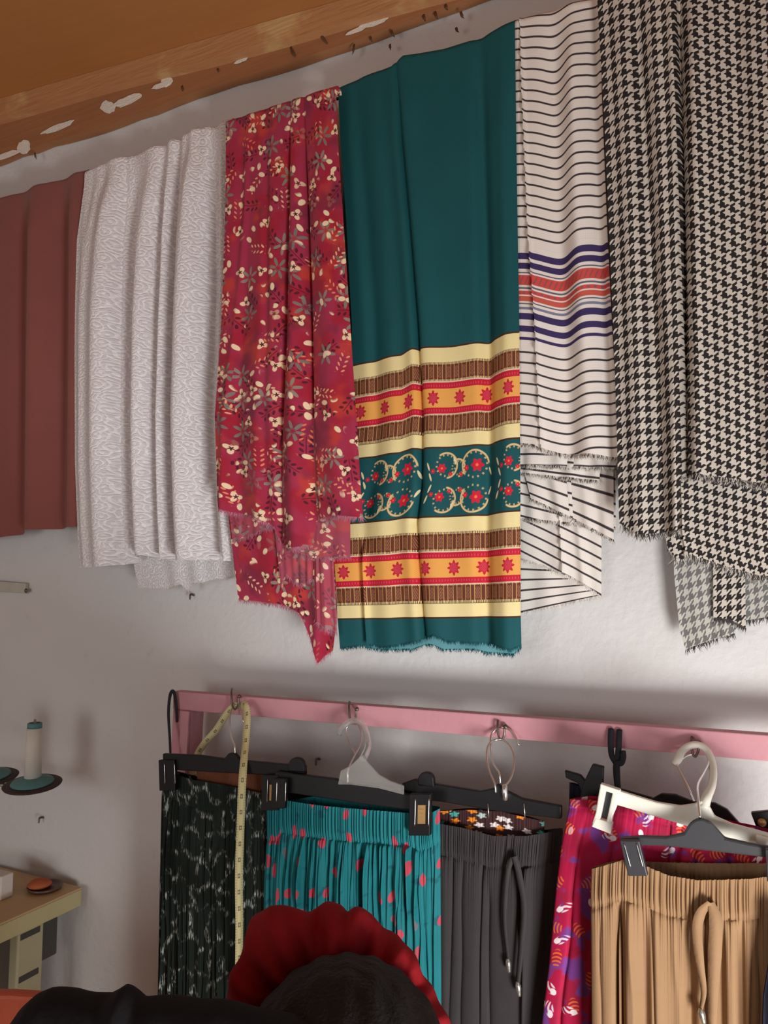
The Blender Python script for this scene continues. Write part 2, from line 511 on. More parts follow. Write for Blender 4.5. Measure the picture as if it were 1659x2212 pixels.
MAT_CHARCOAL = mat('charcoal_cloth', m_plaincloth((54, 51, 51), (62, 58, 58)), 0.85, 0.15)
MAT_TAN = mat('tan_cloth', m_plaincloth((146, 113, 81), (156, 122, 90)), 0.8, 0.2)
MAT_NAVY = mat('dark_navy_cloth', m_plaincloth((34, 34, 48), (42, 42, 58)), 0.85, 0.15)
MAT_WINE = mat('dark_wine_cloth', m_plaincloth((52, 28, 28), (64, 32, 30)), 0.85, 0.15)
MAT_RUST = mat('rust_brown_cloth', m_plaincloth((112, 66, 48), (124, 76, 54)), 0.85, 0.15)
def m_paisley():
    u, v = uv()
    n1 = noise(vec(u, v), 12, 2); n2 = noise(vec(u + 5, v + 3), 16, 2)
    c = mixc(ss(n1, 0.45, 0.6), lin((176, 20, 66)), lin((158, 24, 60)))
    c = mixc(ss(n2, 0.52, 0.62) * 0.9, c, lin((110, 62, 142)))
    lx, ly, r, g, b = cells(u, v, 0.060, 0.85, 7.3)
    st = ss(sin_((lx + ly * ly * 1.5) * 40.0), -0.1, 0.3)
    c = mixc(ell(lx, ly, 0.36, 0.22) * st * ss(g, 0.45, 0.5), c, lin((222, 104, 54)))
    lx, ly, r, g, b = cells(u, v, 0.060, 0.85, 1.9)
    st = ss(sin_((lx * lx * 2.0 + ly) * 34.0), -0.2, 0.3)
    c = mixc(ell(lx, ly, 0.34, 0.17) * st * ss(g, 0.55, 0.6), c, lin((230, 206, 214)))
    c = mixc(ell(lx, ly, 0.16, 0.11, 0.2, 0.0) * ss(g, 0.3, 0.35), c, lin((240, 224, 226)))
    return c
MAT_PAISLEY = mat('crimson_paisley_print', m_paisley, 0.75, 0.25)
def m_multifloral():
    u, v = uv()
    lx, ly, r, g, b = cells(u, v, 0.040, 0.9, 5.3)
    c = mixc(noise(vec(u, v), 20, 2), lin((44, 34, 36)), lin((74, 34, 34)))
    f = flower(lx, ly, 5.0, 0.36, 0.2, 0.08)
    col = mixc(ss(g, 0.35, 0.4), lin((226, 132, 40)), lin((72, 168, 160)))
    col = mixc(ss(g, 0.65, 0.7), col, lin((220, 208, 204)))
    return mixc(f, c, col)
MAT_MULTI = mat('dark_multicolour_floral', m_multifloral, 0.8, 0.2)

MAT_PINK = plain('pink_painted_wood', (198, 140, 148), 0.55, 0.35, var=0.10, scale=20)
MAT_BLACKP = plain('black_plastic', (17, 16, 18), 0.45, 0.35, bump=0.0)
MAT_GREYP = plain('dark_grey_plastic', (50, 50, 53), 0.45, 0.5, bump=0.0)
MAT_WHITEP = plain('white_plastic', (226, 222, 208), 0.4, 0.5, var=0.05, bump=0.0)
MAT_CHROME = plain('chrome_wire', (240, 238, 234), 0.28, 0.5, 1.0, var=0.05, bump=0.0)
MAT_NAIL = plain('dull_steel', (120, 104, 96), 0.4, 0.5, 0.8, bump=0.0)
MAT_STRAP = plain('black_strap', (36, 36, 42), 0.7)
MAT_BRASS = plain('brass_clip_lining', (190, 150, 96), 0.4, 0.5, 0.6)
def m_clear():
    return lin((230, 228, 224))
MAT_CLEAR = mat('clear_plastic', m_clear, 0.18, 0.5)
_b = MAT_CLEAR.node_tree.nodes['Principled BSDF']
_b.inputs['Transmission Weight'].default_value = 0.75; _b.inputs['IOR'].default_value = 1.25
_b.inputs['Alpha'].default_value = 0.6
def m_tape():
    u, v = uv()
    f = fract(v / 0.0305)
    c = mixc(noise(vec(u, v), 40, 2), lin((216, 206, 150)), lin((226, 216, 162)))
    # numeral-like marks: two short strokes broken into pieces
    yy = abs_(f - 0.5)
    strokes = below(abs_(abs_(u) - 0.0016), 0.0007, 0.0003) * below(yy, 0.15, 0.03)
    cross = below(abs_(yy - 0.10), 0.03, 0.015) * below(abs_(u), 0.0026, 0.0004)
    c = mixc(mx(strokes, cross) * 0.85, c, lin((66, 60, 52)))
    tick = below(abs_(fract(v / 0.00508) - 0.5), 0.10, 0.05) * ss(abs_(u), 0.0042, 0.0048)
    return mixc(tick * 0.5, c, lin((110, 100, 80)))
MAT_TAPE = mat('yellow_tape_vinyl', m_tape, 0.5, 0.4)

# ------------------------------------------------------------------ structure
def quad_wall(name, P, material): return struct(mesh_obj(name, P, [(0, 1, 2, 3)], material, smooth=False))
XL, XR, YB, ZC = -3.3, 0.64, -3.45, 3.3
box('wall_back', (XL, 0.0, 0.0), (XR, 0.12, ZC), MAT_WALL, bevel=0)['kind'] = 'structure'
box('floor', (XL, YB, -0.1), (XR, 0.12, 0.0), MAT_FLOOR, bevel=0)['kind'] = 'structure'
box('wall_left', (XL - 0.12, YB, 0.0), (XL, 0.12, ZC), MAT_WALL, bevel=0)['kind'] = 'structure'
def wall_with_hole(name, axis, c, a0, a1, z1, h0, h1, hz0, hz1, thick):
    """wall on the plane x=c or y=c with one opening, as one mesh of four blocks"""
    V_, F_ = [], []
    for (s0, s1, z0, zz) in ((a0, h0, 0, z1), (h1, a1, 0, z1), (h0, h1, hz1, z1), (h0, h1, 0, hz0)):
        if zz - z0 < 1e-4: continue
        k = len(V_)
        for z in (z0, zz):
            for s, d in ((s0, 0), (s1, 0), (s1, thick), (s0, thick)):
                V_.append((c + d, s, z) if axis == 'x' else (s, c + d, z))
        F_ += [tuple(k + i for i in f) for f in ((0, 1, 2, 3), (4, 5, 6, 7), (0, 1, 5, 4), (1, 2, 6, 5), (2, 3, 7, 6), (3, 0, 4, 7))]
    return struct(mesh_obj(name, V_, F_, MAT_WALL, smooth=False))
wall_with_hole('wall_right', 'x', XR, YB, 0.12, ZC, -1.85, -0.75, 0.0, 1.95, 0.12)
wall_with_hole('wall_front', 'y', YB - 0.12, XL, XR, ZC, -2.25, -0.85, 0.7, 1.85, 0.12)

# ceiling: its edge over the back wall follows the batten
pA0, pA1 = pix(0, 212, -0.055), pix(650, 24, -0.055)
gz = (pA1[2] - pA0[2]) / (pA1[0] - pA0[0])
def zA(x): return pA0[2] + gz * (x - pA0[0])
slab('ceiling', [(XL, 0.1, zA(XL)), (XR, 0.1, zA(XR)), (XR, YB, zA(XR)), (XL, YB, zA(XL))], np.array([0, 0, 0.04]), MAT_CEIL, bevel=0)['kind'] = 'structure'
# fascia board under it, with a worn batten along its upper edge
def strip(name, top, bot, dy, material):
    n = len(top); top = np.array(top); bot = np.array(bot); d = np.array([0, dy, 0])
    v = np.stack([top, top + d, bot + d, bot], 1).reshape(-1, 3)
    f = [tuple(x) for x in grid_faces(n, 4, True)] + [(3, 2, 1, 0), ((n - 1) * 4, (n - 1) * 4 + 1, (n - 1) * 4 + 2, (n - 1) * 4 + 3)]
    return mesh_obj(name, v, f, material, smooth=False)
def wline(p0, p1, x): return p0[2] + (p1[2] - p0[2]) / (p1[0] - p0[0]) * (x - p0[0])
b0, b1 = pix(0, 345, -0.03), pix(830, 62, -0.03)
m0, m1 = pix(0, 254, -0.055), pix(640, 78, -0.055)
xs = np.linspace(XL, XR, 60)
top = [(x, -0.002, zA(x)) for x in xs]
bot = [(x, -0.002, wline(b0, b1, x) + 0.004 * math.sin(x * 9) + 0.003 * random.uniform(-1, 1)) for x in xs]
fas = strip('trim_1', top, bot, -0.028, MAT_FASCIA); struct(fas)
top = [(x, -0.030, zA(x) - 0.001) for x in xs]
bot = [(x, -0.030, wline(m0, m1, x) + 0.003 * math.sin(x * 7)) for x in xs]
bat = strip('trim_2', top, bot, -0.025, MAT_BATTEN); struct(bat)
# white paint splashes on the fascia (thin dabs), brown paint flakes curling off its lower edge
DAB = [0]
def dab(pts, par=fas, m=MAT_SPLOTCH, Y=-0.0302, name='paint_splash', th=0.0015):
    DAB[0] += 1
    return plate(name, pts, Y - 0.0002 * DAB[0], th, m, par, bevel=0.0)
def blob(cx, cy, rx, ry, n=16, ang=0.0, jag=0.15):
    out = []
    for i in range(n):
        t = 2 * PI * i / n; r = 1 + random.uniform(-jag, jag)
        x, y = rx * r * math.cos(t), ry * r * math.sin(t)
        out.append((cx + x * math.cos(ang) - y * math.sin(ang), cy + x * math.sin(ang) + y * math.cos(ang)))
    return out
for a in ((52, 318, 13, 15, 0.3), (233, 232, 16, 14, 0.2), (360, 176, 13, 11, -0.4)):
    dab(blob(a[0], a[1], a[2], a[3], ang=a[4]))
for a in ((15, 335, 30, 6), (125, 276, 36, 7), (275, 218, 34, 9), (810, 48, 34, 7), (770, 66, 24, 4), (350, 184, 22, 5), (520, 132, 16, 3), (200, 187, 6, 4)):
    dab(blob(a[0], a[1], a[2], a[3], n=18, ang=-0.36, jag=0.16))
for (x, y, dx, dy, w) in ((628, 102, 14, 24, 4), (685, 52, 30, 50, 4), (393, 186, 2, 12, 3), (470, 148, 2, 8, 2), (765, 96, -4, 22, 4), (75, 330, 4, 14, 5), (845, 66, 8, 14, 3),
                          (915, 32, 4, 14, 3), (940, 26, 6, 16, 3), (962, 10, 5, 12, 3), (995, 26, 8, 14, 3), (985, 60, 6, 10, 2), (842, 96, 2, 12, 3), (800, 80, 4, 10, 3)):
    ptube('paint_flake', [(x, y, -0.030), (x + dx * 0.4, y + dy * 0.6, -0.034), (x + dx, y + dy, -0.026)], [0.003, 0.002 + w * 0.0004, 0.001], MAT_FLAKE, fas, n=6, smooth=4, flat=0.4)

# ------------------------------------------------------------------ the line and the cloths on it
ROD_Y = -0.058
r0, r1 = pix(0, 430, ROD_Y), pix(1290, 2, ROD_Y)
def rod_z(x): return r0[2] - 0.002 + (r1[2] - r0[2]) / (r1[0] - r0[0]) * (x - r0[0])
xa, xb = -2.75, 0.55
MAT_ROD = plain('dark_wire', (70, 62, 58), 0.5, 0.4, 0.5)
rod = thing('hanging_rod', (xa, ROD_Y, rod_z(xa)), 'thin dark rod under the ceiling carrying the row of hanging cloths', 'rod')
tube('wire', [(xa, ROD_Y, rod_z(xa) - 0.026), (xb, ROD_Y, rod_z(xb) - 0.026)], 0.0035, MAT_ROD, rod, smooth=0)
for x in (xa + 0.02, xb - 0.02):
    tube('bracket', [(x, 0.0, rod_z(x) - 0.02), (x, -0.05, rod_z(x) - 0.022), (x, -0.082, rod_z(x) - 0.02), (x, -0.084, rod_z(x) - 0.005)], 0.004, MAT_NAIL, rod)

def sstep(x, a, b):
    t = np.clip((x - a) / (b - a), 0, 1)
    return t * t * (3 - 2 * t)
def generic_folds(u, v, seed, n, amp, grow=(0.0, 0.5)):
    g = np.random.default_rng(seed)
    d = np.zeros_like(u)
    for i in range(n):
        f = g.uniform(1.2, 5.5); ph = g.uniform(0, 2 * PI); dr = g.uniform(-0.5, 0.5)
        d += np.sin(2 * PI * f * (u + dr * 0.06 * v) + ph) / (1 + 0.25 * f)
    d *= amp / max(1, n) * 1.6
    return d * (0.25 + 0.75 * sstep(v, *grow))
def fold_field(u, v, folds):
    """folds: (u at top, u at bottom, width, amplitude, kind). amplitude > 0 comes towards the room."""
    d = np.zeros_like(u)
    for (ut, ub, w, a, kind) in folds:
        c = ut + (ub - ut) * v
        x = (u - c) / w
        if kind == 'r': d += a * np.exp(-x * x)                      # ridge (valley when a < 0)
        elif kind == 'c': d += a * np.exp(-np.abs(x) * 1.6)           # sharp crease
        elif kind == 'p': d += a * np.where(x < 0, np.exp(x * 2.2) * 1.0, -np.exp(-x * 3.0))   # pleat: left lip over right
        elif kind == 'q': d += a * np.where(x > 0, np.exp(-x * 2.2), -np.exp(x * 3.0))         # right lip over left
    return d
LAYER_N = 0
def sheet(name, material, parent, L, R, top, bot, Y, ref, mlen, mwid, nu=140, nv=260, disp=None, drape=True, vshift=None, edge=0.06, u0=0.0):
    """One hanging layer of cloth. L, R: edge polylines [(x, y)...]; top, bot, ref: rows as functions of u (callables or
    (left, right) pairs); mlen metres of cloth from top to ref; mwid metres across."""
    fL, fR = interp(L), interp(R)
    u = np.linspace(0, 1, nu)[None, :].repeat(nv, 0); v = np.linspace(0, 1, nv)[:, None].repeat(nu, 1)
    def line(t, uu):
        if callable(t): return t(uu)
        t = np.asarray(t, float)
        if t.ndim == 1: return t[0] + (t[1] - t[0]) * uu
        return np.interp(uu, t[:, 0], t[:, 1])
    yt, yb, yr = line(top, u), line(bot, u), line(ref, u)
    py = yt + (yb - yt) * v
    px = fL(py) + (fR(py) - fL(py)) * u
    vr = (py - yt) / (yr - yt)
    P = pix(px, py, np.full_like(px, Y))
    if disp is not None:
        w = sstep(u, 0, edge) * sstep(1 - u, 0, edge) * 0.85 + 0.15
        if drape: w = w * (0.35 + 0.65 * sstep(vr, 0.0, 0.14))
        P[..., 1] -= disp(u, vr) * w
    tu = u0 + u * mwid; tvv = vr * mlen
    if vshift is not None: tvv = tvv + vshift(u, vr)
    UV = np.stack([tu, tvv], -1)
    if drape:
        k = 7; r = 0.013
        th = np.linspace(PI * 0.98, 0, k + 1)[:-1]
        base = P[0]
        rows = []
        for t in th:
            q = base.copy(); q[:, 1] += r * (1 - math.cos(t)); q[:, 2] += r * math.sin(t)
            rows.append(q)
        P = np.concatenate([np.array(rows), P]); 
        UV = np.concatenate([np.stack([UV[0] - np.array([0, r * t]) for t in th]), UV])
    n = P.shape[0]
    o = mesh_obj(name, P.reshape(-1, 3), grid_faces(n, nu), material, parent, UV.reshape(-1, 2))
    return o, P
def fringe(P_row, material, parent, length=0.010, per=3, seed=1, out=0.0):
    g = np.random.default_rng(seed)
    n = len(P_row) * per
    t = g.uniform(0, len(P_row) - 1.001, n); i = t.astype(int); f = (t - i)[:, None]
    base = P_row[i] * (1 - f) + P_row[i + 1] * f
    tang = P_row[i + 1] - P_row[i]; tang /= np.linalg.norm(tang, axis=1)[:, None] + 1e-9
    ln = length * g.uniform(0.3, 1.2, n)[:, None]
    wdt = g.uniform(0.0005, 0.0011, n)[:, None]
    tip = base + np.concatenate([tang[:, :1] * g.normal(0, 0.5, (n, 1)), g.normal(0, 0.35, (n, 1)), -np.ones((n, 1))], 1) * ln
    base = base + np.array([0, 0, 0.002])
    v = np.stack([base - tang * wdt, base + tang * wdt, tip], 1).reshape(-1, 3)
    fcs = np.arange(n * 3).reshape(-1, 3)
    o = mesh_obj('frayed_edge', v, fcs, material, parent, np.zeros((n * 3, 2)), smooth=False)
    o['kind'] = 'stuff'
    return o
GRP = None
MAT_FR_RED = plain('pink_frayed_thread', (188, 120, 140), 0.9)
MAT_FR_TEAL = plain('teal_frayed_thread', (26, 84, 92), 0.9)
MAT_FR_WHITE = plain('white_frayed_thread', (216, 208, 200), 0.9)
MAT_FR_DARK = plain('dark_frayed_thread', (70, 66, 64), 0.9)

# --- maroon
t = thing('hanging_cloth', pix(60, 420, -0.07), 'plain maroon cloth hanging over the rod beside the white brocade', 'cloth')
sheet('front_layer', MAT_MAROON, t, [(-130, 300), (-140, 1200)], [(190, 300), (186, 450), (182, 1200)], (476, 372),
      [(0, 1172), (0.42, 1162), (0.55, 1154), (0.58, 1147), (1, 1137)], -0.074, (1172, 1137), 1.0, 0.55,
      nu=110, nv=120, disp=lambda u, v: fold_field(u, v, [(0.55, 0.55, 0.05, -0.022, 'r'), (0.66, 0.66, 0.05, 0.020, 'r'), (0.82, 0.80, 0.05, -0.022, 'r'), (0.92, 0.92, 0.04, 0.014, 'r'), (0.3, 0.3, 0.12, 0.012, 'r')]) + generic_folds(u, v, 3, 4, 0.006))
sheet('back_layer', MAT_MAROON, t, [(-130, 300), (-140, 1200)], [(186, 300), (182, 1200)], (476, 372), (1100, 1070), -0.040, (1172, 1137), 1.0, 0.55, nu=30, nv=30, drape=False)

# --- white brocade
t = thing('hanging_cloth', pix(330, 330, -0.08), 'white brocade cloth with raised swirl pattern hanging in soft folds', 'cloth')
Lw = [(186, 300), (182, 400), (166, 520), (161, 700), (162, 1000), (168, 1150), (174, 1240)]
Rw = [(500, 200), (500, 600), (490, 900), (497, 1100), (508, 1260)]
wf = [(0.07, 0.05, 0.045, 0.008, 'r'), (0.20, 0.20, 0.075, 0.026, 'r'), (0.33, 0.33, 0.05, -0.024, 'r'), (0.44, 0.42, 0.05, 0.016, 'r'), (0.53, 0.50, 0.03, -0.015, 'r'),
      (0.585, 0.56, 0.025, 0.012, 'r'), (0.635, 0.61, 0.025, -0.018, 'r'), (0.74, 0.73, 0.075, 0.026, 'r'), (0.87, 0.88, 0.04, -0.020, 'r'), (0.95, 0.96, 0.04, 0.008, 'r'),
      (0.275, 0.27, 0.02, -0.012, 'c'), (0.645, 0.62, 0.018, -0.012, 'c'), (0.845, 0.85, 0.018, -0.012, 'c')]
o, P = sheet('front_layer', MAT_BROCADE, t, Lw, Rw, [(0, 376), (0.25, 345), (0.5, 320), (0.75, 288), (1, 262)],
      [(0, 1226), (0.22, 1224), (0.3, 1217), (0.42, 1198), (0.52, 1206), (0.7, 1210), (1, 1212)], -0.082, (1226, 1205), 0.98, 0.42, nu=220, nv=300,
      disp=lambda u, v: fold_field(u, v, wf) * 1.8 * (0.55 + 0.45 * sstep(v, 0, 0.4)) + generic_folds(u, v, 5, 6, 0.006) + 0.005 * np.sin(u * 60 + 2 * np.sin(u * 9)) * (1 - sstep(v, 0, 0.3)))
o, P2 = sheet('back_layer', MAT_BROCADE, t, [(186, 300), (170, 600), (205, 1100), (288, 1215), (300, 1275)], [(500, 200), (500, 600), (490, 900), (497, 1100), (508, 1260)],
      (380, 266), [(0, 1270), (0.3, 1272), (0.45, 1262), (0.5, 1276), (0.56, 1262), (0.8, 1252), (1, 1246)], -0.048, (1272, 1246), 1.02, 0.38, nu=120, nv=160, drape=False,
      disp=lambda u, v: generic_folds(u, v, 15, 6, 0.010))
fringe(P2[-1], MAT_FR_WHITE, t, 0.007, 2, 4)

# --- red floral
t = thing('hanging_cloth', pix(610, 240, -0.10), 'crimson floral print cloth with grey and cream leaves and ragged hem', 'cloth')
Lr = [(486, 200), (488, 300), (487, 450), (478, 700), (464, 900), (470, 1080), (474, 1130)]
Rr = [(724, 150), (730, 300), (740, 450), (757, 700), (770, 900), (780, 1060), (786, 1130)]
rf = [(0.20, 0.04, 0.03, 0.012, 'r'), (0.58, 0.425, 0.022, -0.026, 'c'), (0.70, 0.665, 0.022, -0.026, 'c'), (0.62, 0.54, 0.06, 0.016, 'r'), (0.42, 0.30, 0.08, 0.012, 'r'), (0.36, 0.34, 0.035, -0.012, 'r'), (0.82, 0.84, 0.09, 0.016, 'r'), (0.14, 0.14, 0.05, -0.010, 'r')]
rdisp = lambda u, v: fold_field(u, v, rf) * (0.5 + 0.5 * sstep(v, 0.05, 0.35)) + generic_folds(u, v, 8, 5, 0.005)
hem1 = [(0, 1098), (0.08, 1108), (0.25, 1116), (0.38, 1140), (0.41, 1175), (0.5, 1188), (0.64, 1178), (0.655, 1122), (0.8, 1116), (1, 1120)]
o, P = sheet('front_layer', MAT_REDFLORAL, t, Lr, Rr, (268, 192), hem1, -0.130, (1110, 1115), 0.95, 0.36, nu=220, nv=320, disp=rdisp, edge=0.03)
fringe(P[-1], MAT_FR_RED, t, 0.010, 3, 5)
o, P = sheet('inner_layer', MAT_RED_IN, t, [(600, 900), (604, 1260)], [(756, 900), (757, 1210)], (900, 905), [(0, 1160), (0.3, 1196), (0.5, 1206), (1, 1203)], -0.116, (1200, 1204), 0.32, 0.17, nu=70, nv=90, drape=False, u0=0.3,
      disp=lambda u, v: generic_folds(u, v, 18, 5, 0.004))
fringe(P[-1], MAT_FR_RED, t, 0.009, 3, 6)
o, P = sheet('inner_layer', MAT_RED_IN, t, [(590, 900), (592, 1130), (606, 1262)], [(675, 900), (676, 1262)], (900, 905), [(0, 1262), (0.2, 1240), (0.4, 1258), (0.7, 1262), (1, 1250)], -0.110, (1260, 1258), 0.36, 0.12, nu=70, nv=90, drape=False, u0=0.7,
      disp=lambda u, v: generic_folds(u, v, 28, 5, 0.003))
fringe(P[-1], MAT_FR_RED, t, 0.010, 3, 7)
o, P = sheet('back_layer', MAT_REDFLORAL, t, [(500, 800), (494, 1120), (515, 1297), (520, 1320)], [(722, 800), (722, 1200), (727, 1340), (720, 1440)], (800, 805),
      [(0, 1296), (0.18, 1300), (0.4, 1306), (0.58, 1320), (0.63, 1330), (0.70, 1366), (0.80, 1412), (0.84, 1434), (0.9, 1418), (0.985, 1405), (1, 1345)], -0.100, (1300, 1330), 0.5, 0.30, nu=130, nv=150, drape=False, u0=1.2,
      disp=lambda u, v: generic_folds(u, v, 38, 6, 0.005) + fold_field(u, v, [(0.78, 0.80, 0.05, 0.006, 'r')]))
fringe(P[-1], MAT_FR_RED, t, 0.010, 3, 8)
o, P = sheet('inner_layer', MAT_RED_IN, t, [(676, 1000), (680, 1340)], [(726, 1000), (720, 1200), (728, 1345)], (1000, 1000), [(0, 1340), (0.5, 1356), (1, 1366)], -0.107, (1340, 1345), 0.36, 0.07, nu=40, nv=80, drape=False, u0=0.1,
      disp=lambda u, v: generic_folds(u, v, 48, 4, 0.005) + 0.008 * np.exp(-((u - 0.45) / 0.3) ** 2))
fringe(P[-1], MAT_FR_RED, t, 0.012, 4, 9)
o, P = sheet('inner_layer', MAT_RED_IN, t, [(490, 1000), (496, 1120), (505, 1190)], [(600, 1000), (600, 1250)], (1000, 1010), [(0, 1172), (0.5, 1152), (1, 1134)], -0.113, (1170, 1150), 0.18, 0.12, nu=60, nv=70, drape=False, u0=0.9,
      disp=lambda u, v: generic_folds(u, v, 58, 5, 0.004))
fringe(P[-1], MAT_FR_RED, t, 0.010, 3, 10)

# --- teal with borders
t = thing('hanging_cloth', pix(920, 130, -0.09), 'dark teal cloth with cream, brown and orange star borders and rose garlands', 'cloth')
Lt = [(726, 100), (735, 300), (748, 480), (760, 700), (762, 900), (748, 1050), (722, 1130), (722, 1200), (729, 1330), (735, 1410)]
Rt = [(1112, 30), (1117, 400), (1122, 700), (1124, 1000), (1125, 1330), (1127, 1415)]
tf = [(0.33, 0.47, 0.024, -0.024, 'c'), (0.31, 0.44, 0.05, 0.010, 'r'), (0.36, 0.55, 0.07, 0.010, 'r'), (0.80, 0.80, 0.040, -0.018, 'r'), (0.93, 0.92, 0.05, 0.010, 'r'), (0.10, 0.16, 0.04, -0.006, 'r'), (0.2, 0.28, 0.06, 0.008, 'r')]
def tdisp(u, v):
    d = fold_field(u, v, tf) * (0.7 + 0.3 * sstep(v, 0, 0.5)) + generic_folds(u, v, 21, 4, 0.003)
    return d + 0.016 * sstep(v, 0.80, 0.86) * fold_field(u, v, [(0.153, 0.158, 0.04, 1.0, 'q')])
ttop = [(0, 196), (0.14, 172), (0.3, 152), (0.33, 140), (0.37, 128), (0.6, 112), (0.8, 88), (1, 50)]
thm = [(0, 1400), (0.08, 1396), (0.17, 1392), (0.24, 1398), (0.44, 1384), (0.51, 1374), (0.53, 1370), (0.6, 1384), (0.8, 1390), (0.95, 1402), (1, 1394)]
o, P = sheet('front_layer', MAT_TEAL, t, Lt, Rt, ttop, thm, -0.092, (1398, 1400), TEAL_MPP * 1350, 0.44, nu=260, nv=380, disp=tdisp, edge=0.03)
fringe(P[-1], MAT_FR_TEAL, t, 0.008, 4, 11)
o, P = sheet('back_layer', MAT_TEAL_IN, t, [(740, 100), (745, 1000), (772, 1200), (790, 1410)], Rt, (200, 54), [(0, 1398), (0.1, 1404), (0.3, 1403), (0.4, 1392), (0.44, 1394), (0.5, 1404), (0.7, 1403), (0.78, 1410), (0.95, 1414), (1, 1398)], -0.066, (1400, 1400), 1.2, 0.40, nu=120, nv=100, drape=False, disp=lambda u, v: generic_folds(u, v, 22, 4, 0.004))
fringe(P[-1], MAT_FR_TEAL, t, 0.008, 4, 12)

# --- striped
t = thing('hanging_cloth', pix(1200, 30, -0.08), 'white cotton cloth with thin dark stripes and a navy and red band', 'cloth')
Ls = [(1100, -50), (1108, 60), (1110, 500), (1118, 700), (1120, 1330)]
Rs = [(1296, -60), (1300, 200), (1312, 500), (1322, 700), (1340, 1010)]
def sfold(u, v):
    return fold_field(u, v, [(0.08, 0.24, 0.03, 0.013, 'q'), (0.45, 0.5, 0.10, -0.012, 'r'), (0.68, 0.72, 0.10, 0.014, 'r'), (0.92, 0.92, 0.06, -0.008, 'r')]) + generic_folds(u, v, 31, 4, 0.003)
def svs(u, v): return -0.017 * np.exp(-((u - 0.46) / 0.26) ** 2) * (0.6 + 0.4 * sstep(v, 0.0, 0.2))
o, P = sheet('front_layer', MAT_STRIPE, t, Ls, Rs, (52, -2), [(0, 958), (0.16, 962), (0.2, 968), (0.4, 980), (0.7, 984), (1, 990)], -0.087, (990, 996), sv(1000), 0.22, nu=150, nv=300, disp=sfold, vshift=svs)
fringe(P[-1], MAT_FR_WHITE, t, 0.010, 4, 13); fringe(P[-1], MAT_FR_DARK, t, 0.008, 2, 14)
def sl(xl, xr, top, bot, Y, slope, seed, amp=0.006, mw=0.2, u0=0.0):
    o, P = sheet('inner_layer', MAT_STRIPE, t, [(xl[0], top[0]), (xl[1], bot[0] + 60)], [(xr[0], top[1]), (xr[1], bot[1] + 60)], top, bot, Y, bot, (bot[0] - top[0]) * STR_MPP, mw, nu=90, nv=90, drape=False,
                 disp=lambda u, v: generic_folds(u, v, seed, 4, amp), vshift=lambda u, v: 1.6 + slope * u, u0=u0)
    fringe(P[-1], MAT_FR_WHITE, t, 0.009, 4, seed + 1); fringe(P[-1], MAT_FR_DARK, t, 0.007, 2, seed + 2)
    return o
sl((1120, 1120), (1338, 1326), (900, 905), (1005, 1012), -0.062, 0.004, 61)
sl((1120, 1120), (1300, 1292), (930, 940), (1022, 1040), -0.058, -0.004, 62)
sl((1120, 1160), (1325, 1326), (960, 980), (1078, 1168), -0.050, 0.0, 63, 0.006)
sl((1120, 1120), (1330, 1330), (960, 960), (1120, 1140), -0.044, -0.03, 64)
# rear layer: upper part slants down to the right, its folded corner slants up
o, P = sheet('back_layer', MAT_STRIPE, t, [(1120, 950), (1120, 1340)], [(1300, 950), (1299, 1300)], (950, 950), [(0, 1205), (0.3, 1222), (0.6, 1245), (0.8, 1262), (1, 1290)], -0.036, (1250, 1290), 0.28, 0.2, nu=110, nv=120, drape=False,
             disp=lambda u, v: fold_field(u, v, [(0.45, 0.55, 0.05, 0.012, 'q'), (0.65, 0.8, 0.06, 0.008, 'r')]) + generic_folds(u, v, 65, 4, 0.004), vshift=lambda u, v: 1.6 - 0.055 * u)
fringe(P[-1], MAT_FR_WHITE, t, 0.009, 3, 66)
o, P = sheet('turned_corner', MAT_STRIPE, t, [(1120, 1100), (1120, 1340)], [(1299, 1100), (1299, 1300)], (1150, 1200), (1326, 1288), -0.022, (1326, 1288), 0.16, 0.2, nu=90, nv=90, drape=False,
             disp=lambda u, v: generic_folds(u, v, 67, 3, 0.003), vshift=lambda u, v: 1.6 + 0.004 * u)
fringe(P[-1], MAT_FR_WHITE, t, 0.007, 2, 68)

# --- houndstooth
t = thing('hanging_cloth', pix(1500, -60, -0.10), 'black and white houndstooth cloth hanging in heavy folds with frayed hem', 'cloth')
Lh = [(1282, -150), (1290, 0), (1305, 250), (1316, 500), (1328, 800), (1334, 1000), (1338, 1150)]
Rh = [(1780, -150), (1800, 1300)]
hf = [(0.36, 0.315, 0.028, -0.034, 'c'), (0.335, 0.28, 0.03, 0.014, 'r'), (0.42, 0.37, 0.04, 0.012, 'r'), (0.16, 0.20, 0.030, -0.014, 'r'), (0.24, 0.26, 0.03, 0.008, 'r'), (0.10, 0.10, 0.05, 0.010, 'r'), (0.60, 0.66, 0.05, -0.010, 'r'), (0.8, 0.8, 0.06, 0.010, 'r')]
hd = lambda u, v: fold_field(u, v, hf) + generic_folds(u, v, 41, 4, 0.004)
hhem = [(0, 1132), (0.05, 1146), (0.10, 1158), (0.2, 1152), (0.285, 1148), (0.295, 1030), (0.36, 1026), (0.5, 1034), (0.7, 1046), (1, 1056)]
hvs = lambda u, v: -0.05 * u * (1 - v) * 0
o, P = sheet('front_layer', MAT_HOUND, t, Lh, Rh, (2, -165), hhem, -0.108, (1140, 1060), 1.02, 0.465, nu=240, nv=320, disp=hd, edge=0.02, vshift=lambda u, v: -(0.20 - 0.06 * v) * np.maximum(0, u - 0.32) / 0.68 - 0.02 * u)
fringe(P[-1], MAT_FR_DARK, t, 0.012, 3, 42); fringe(P[-1], MAT_FR_WHITE, t, 0.012, 2, 43)
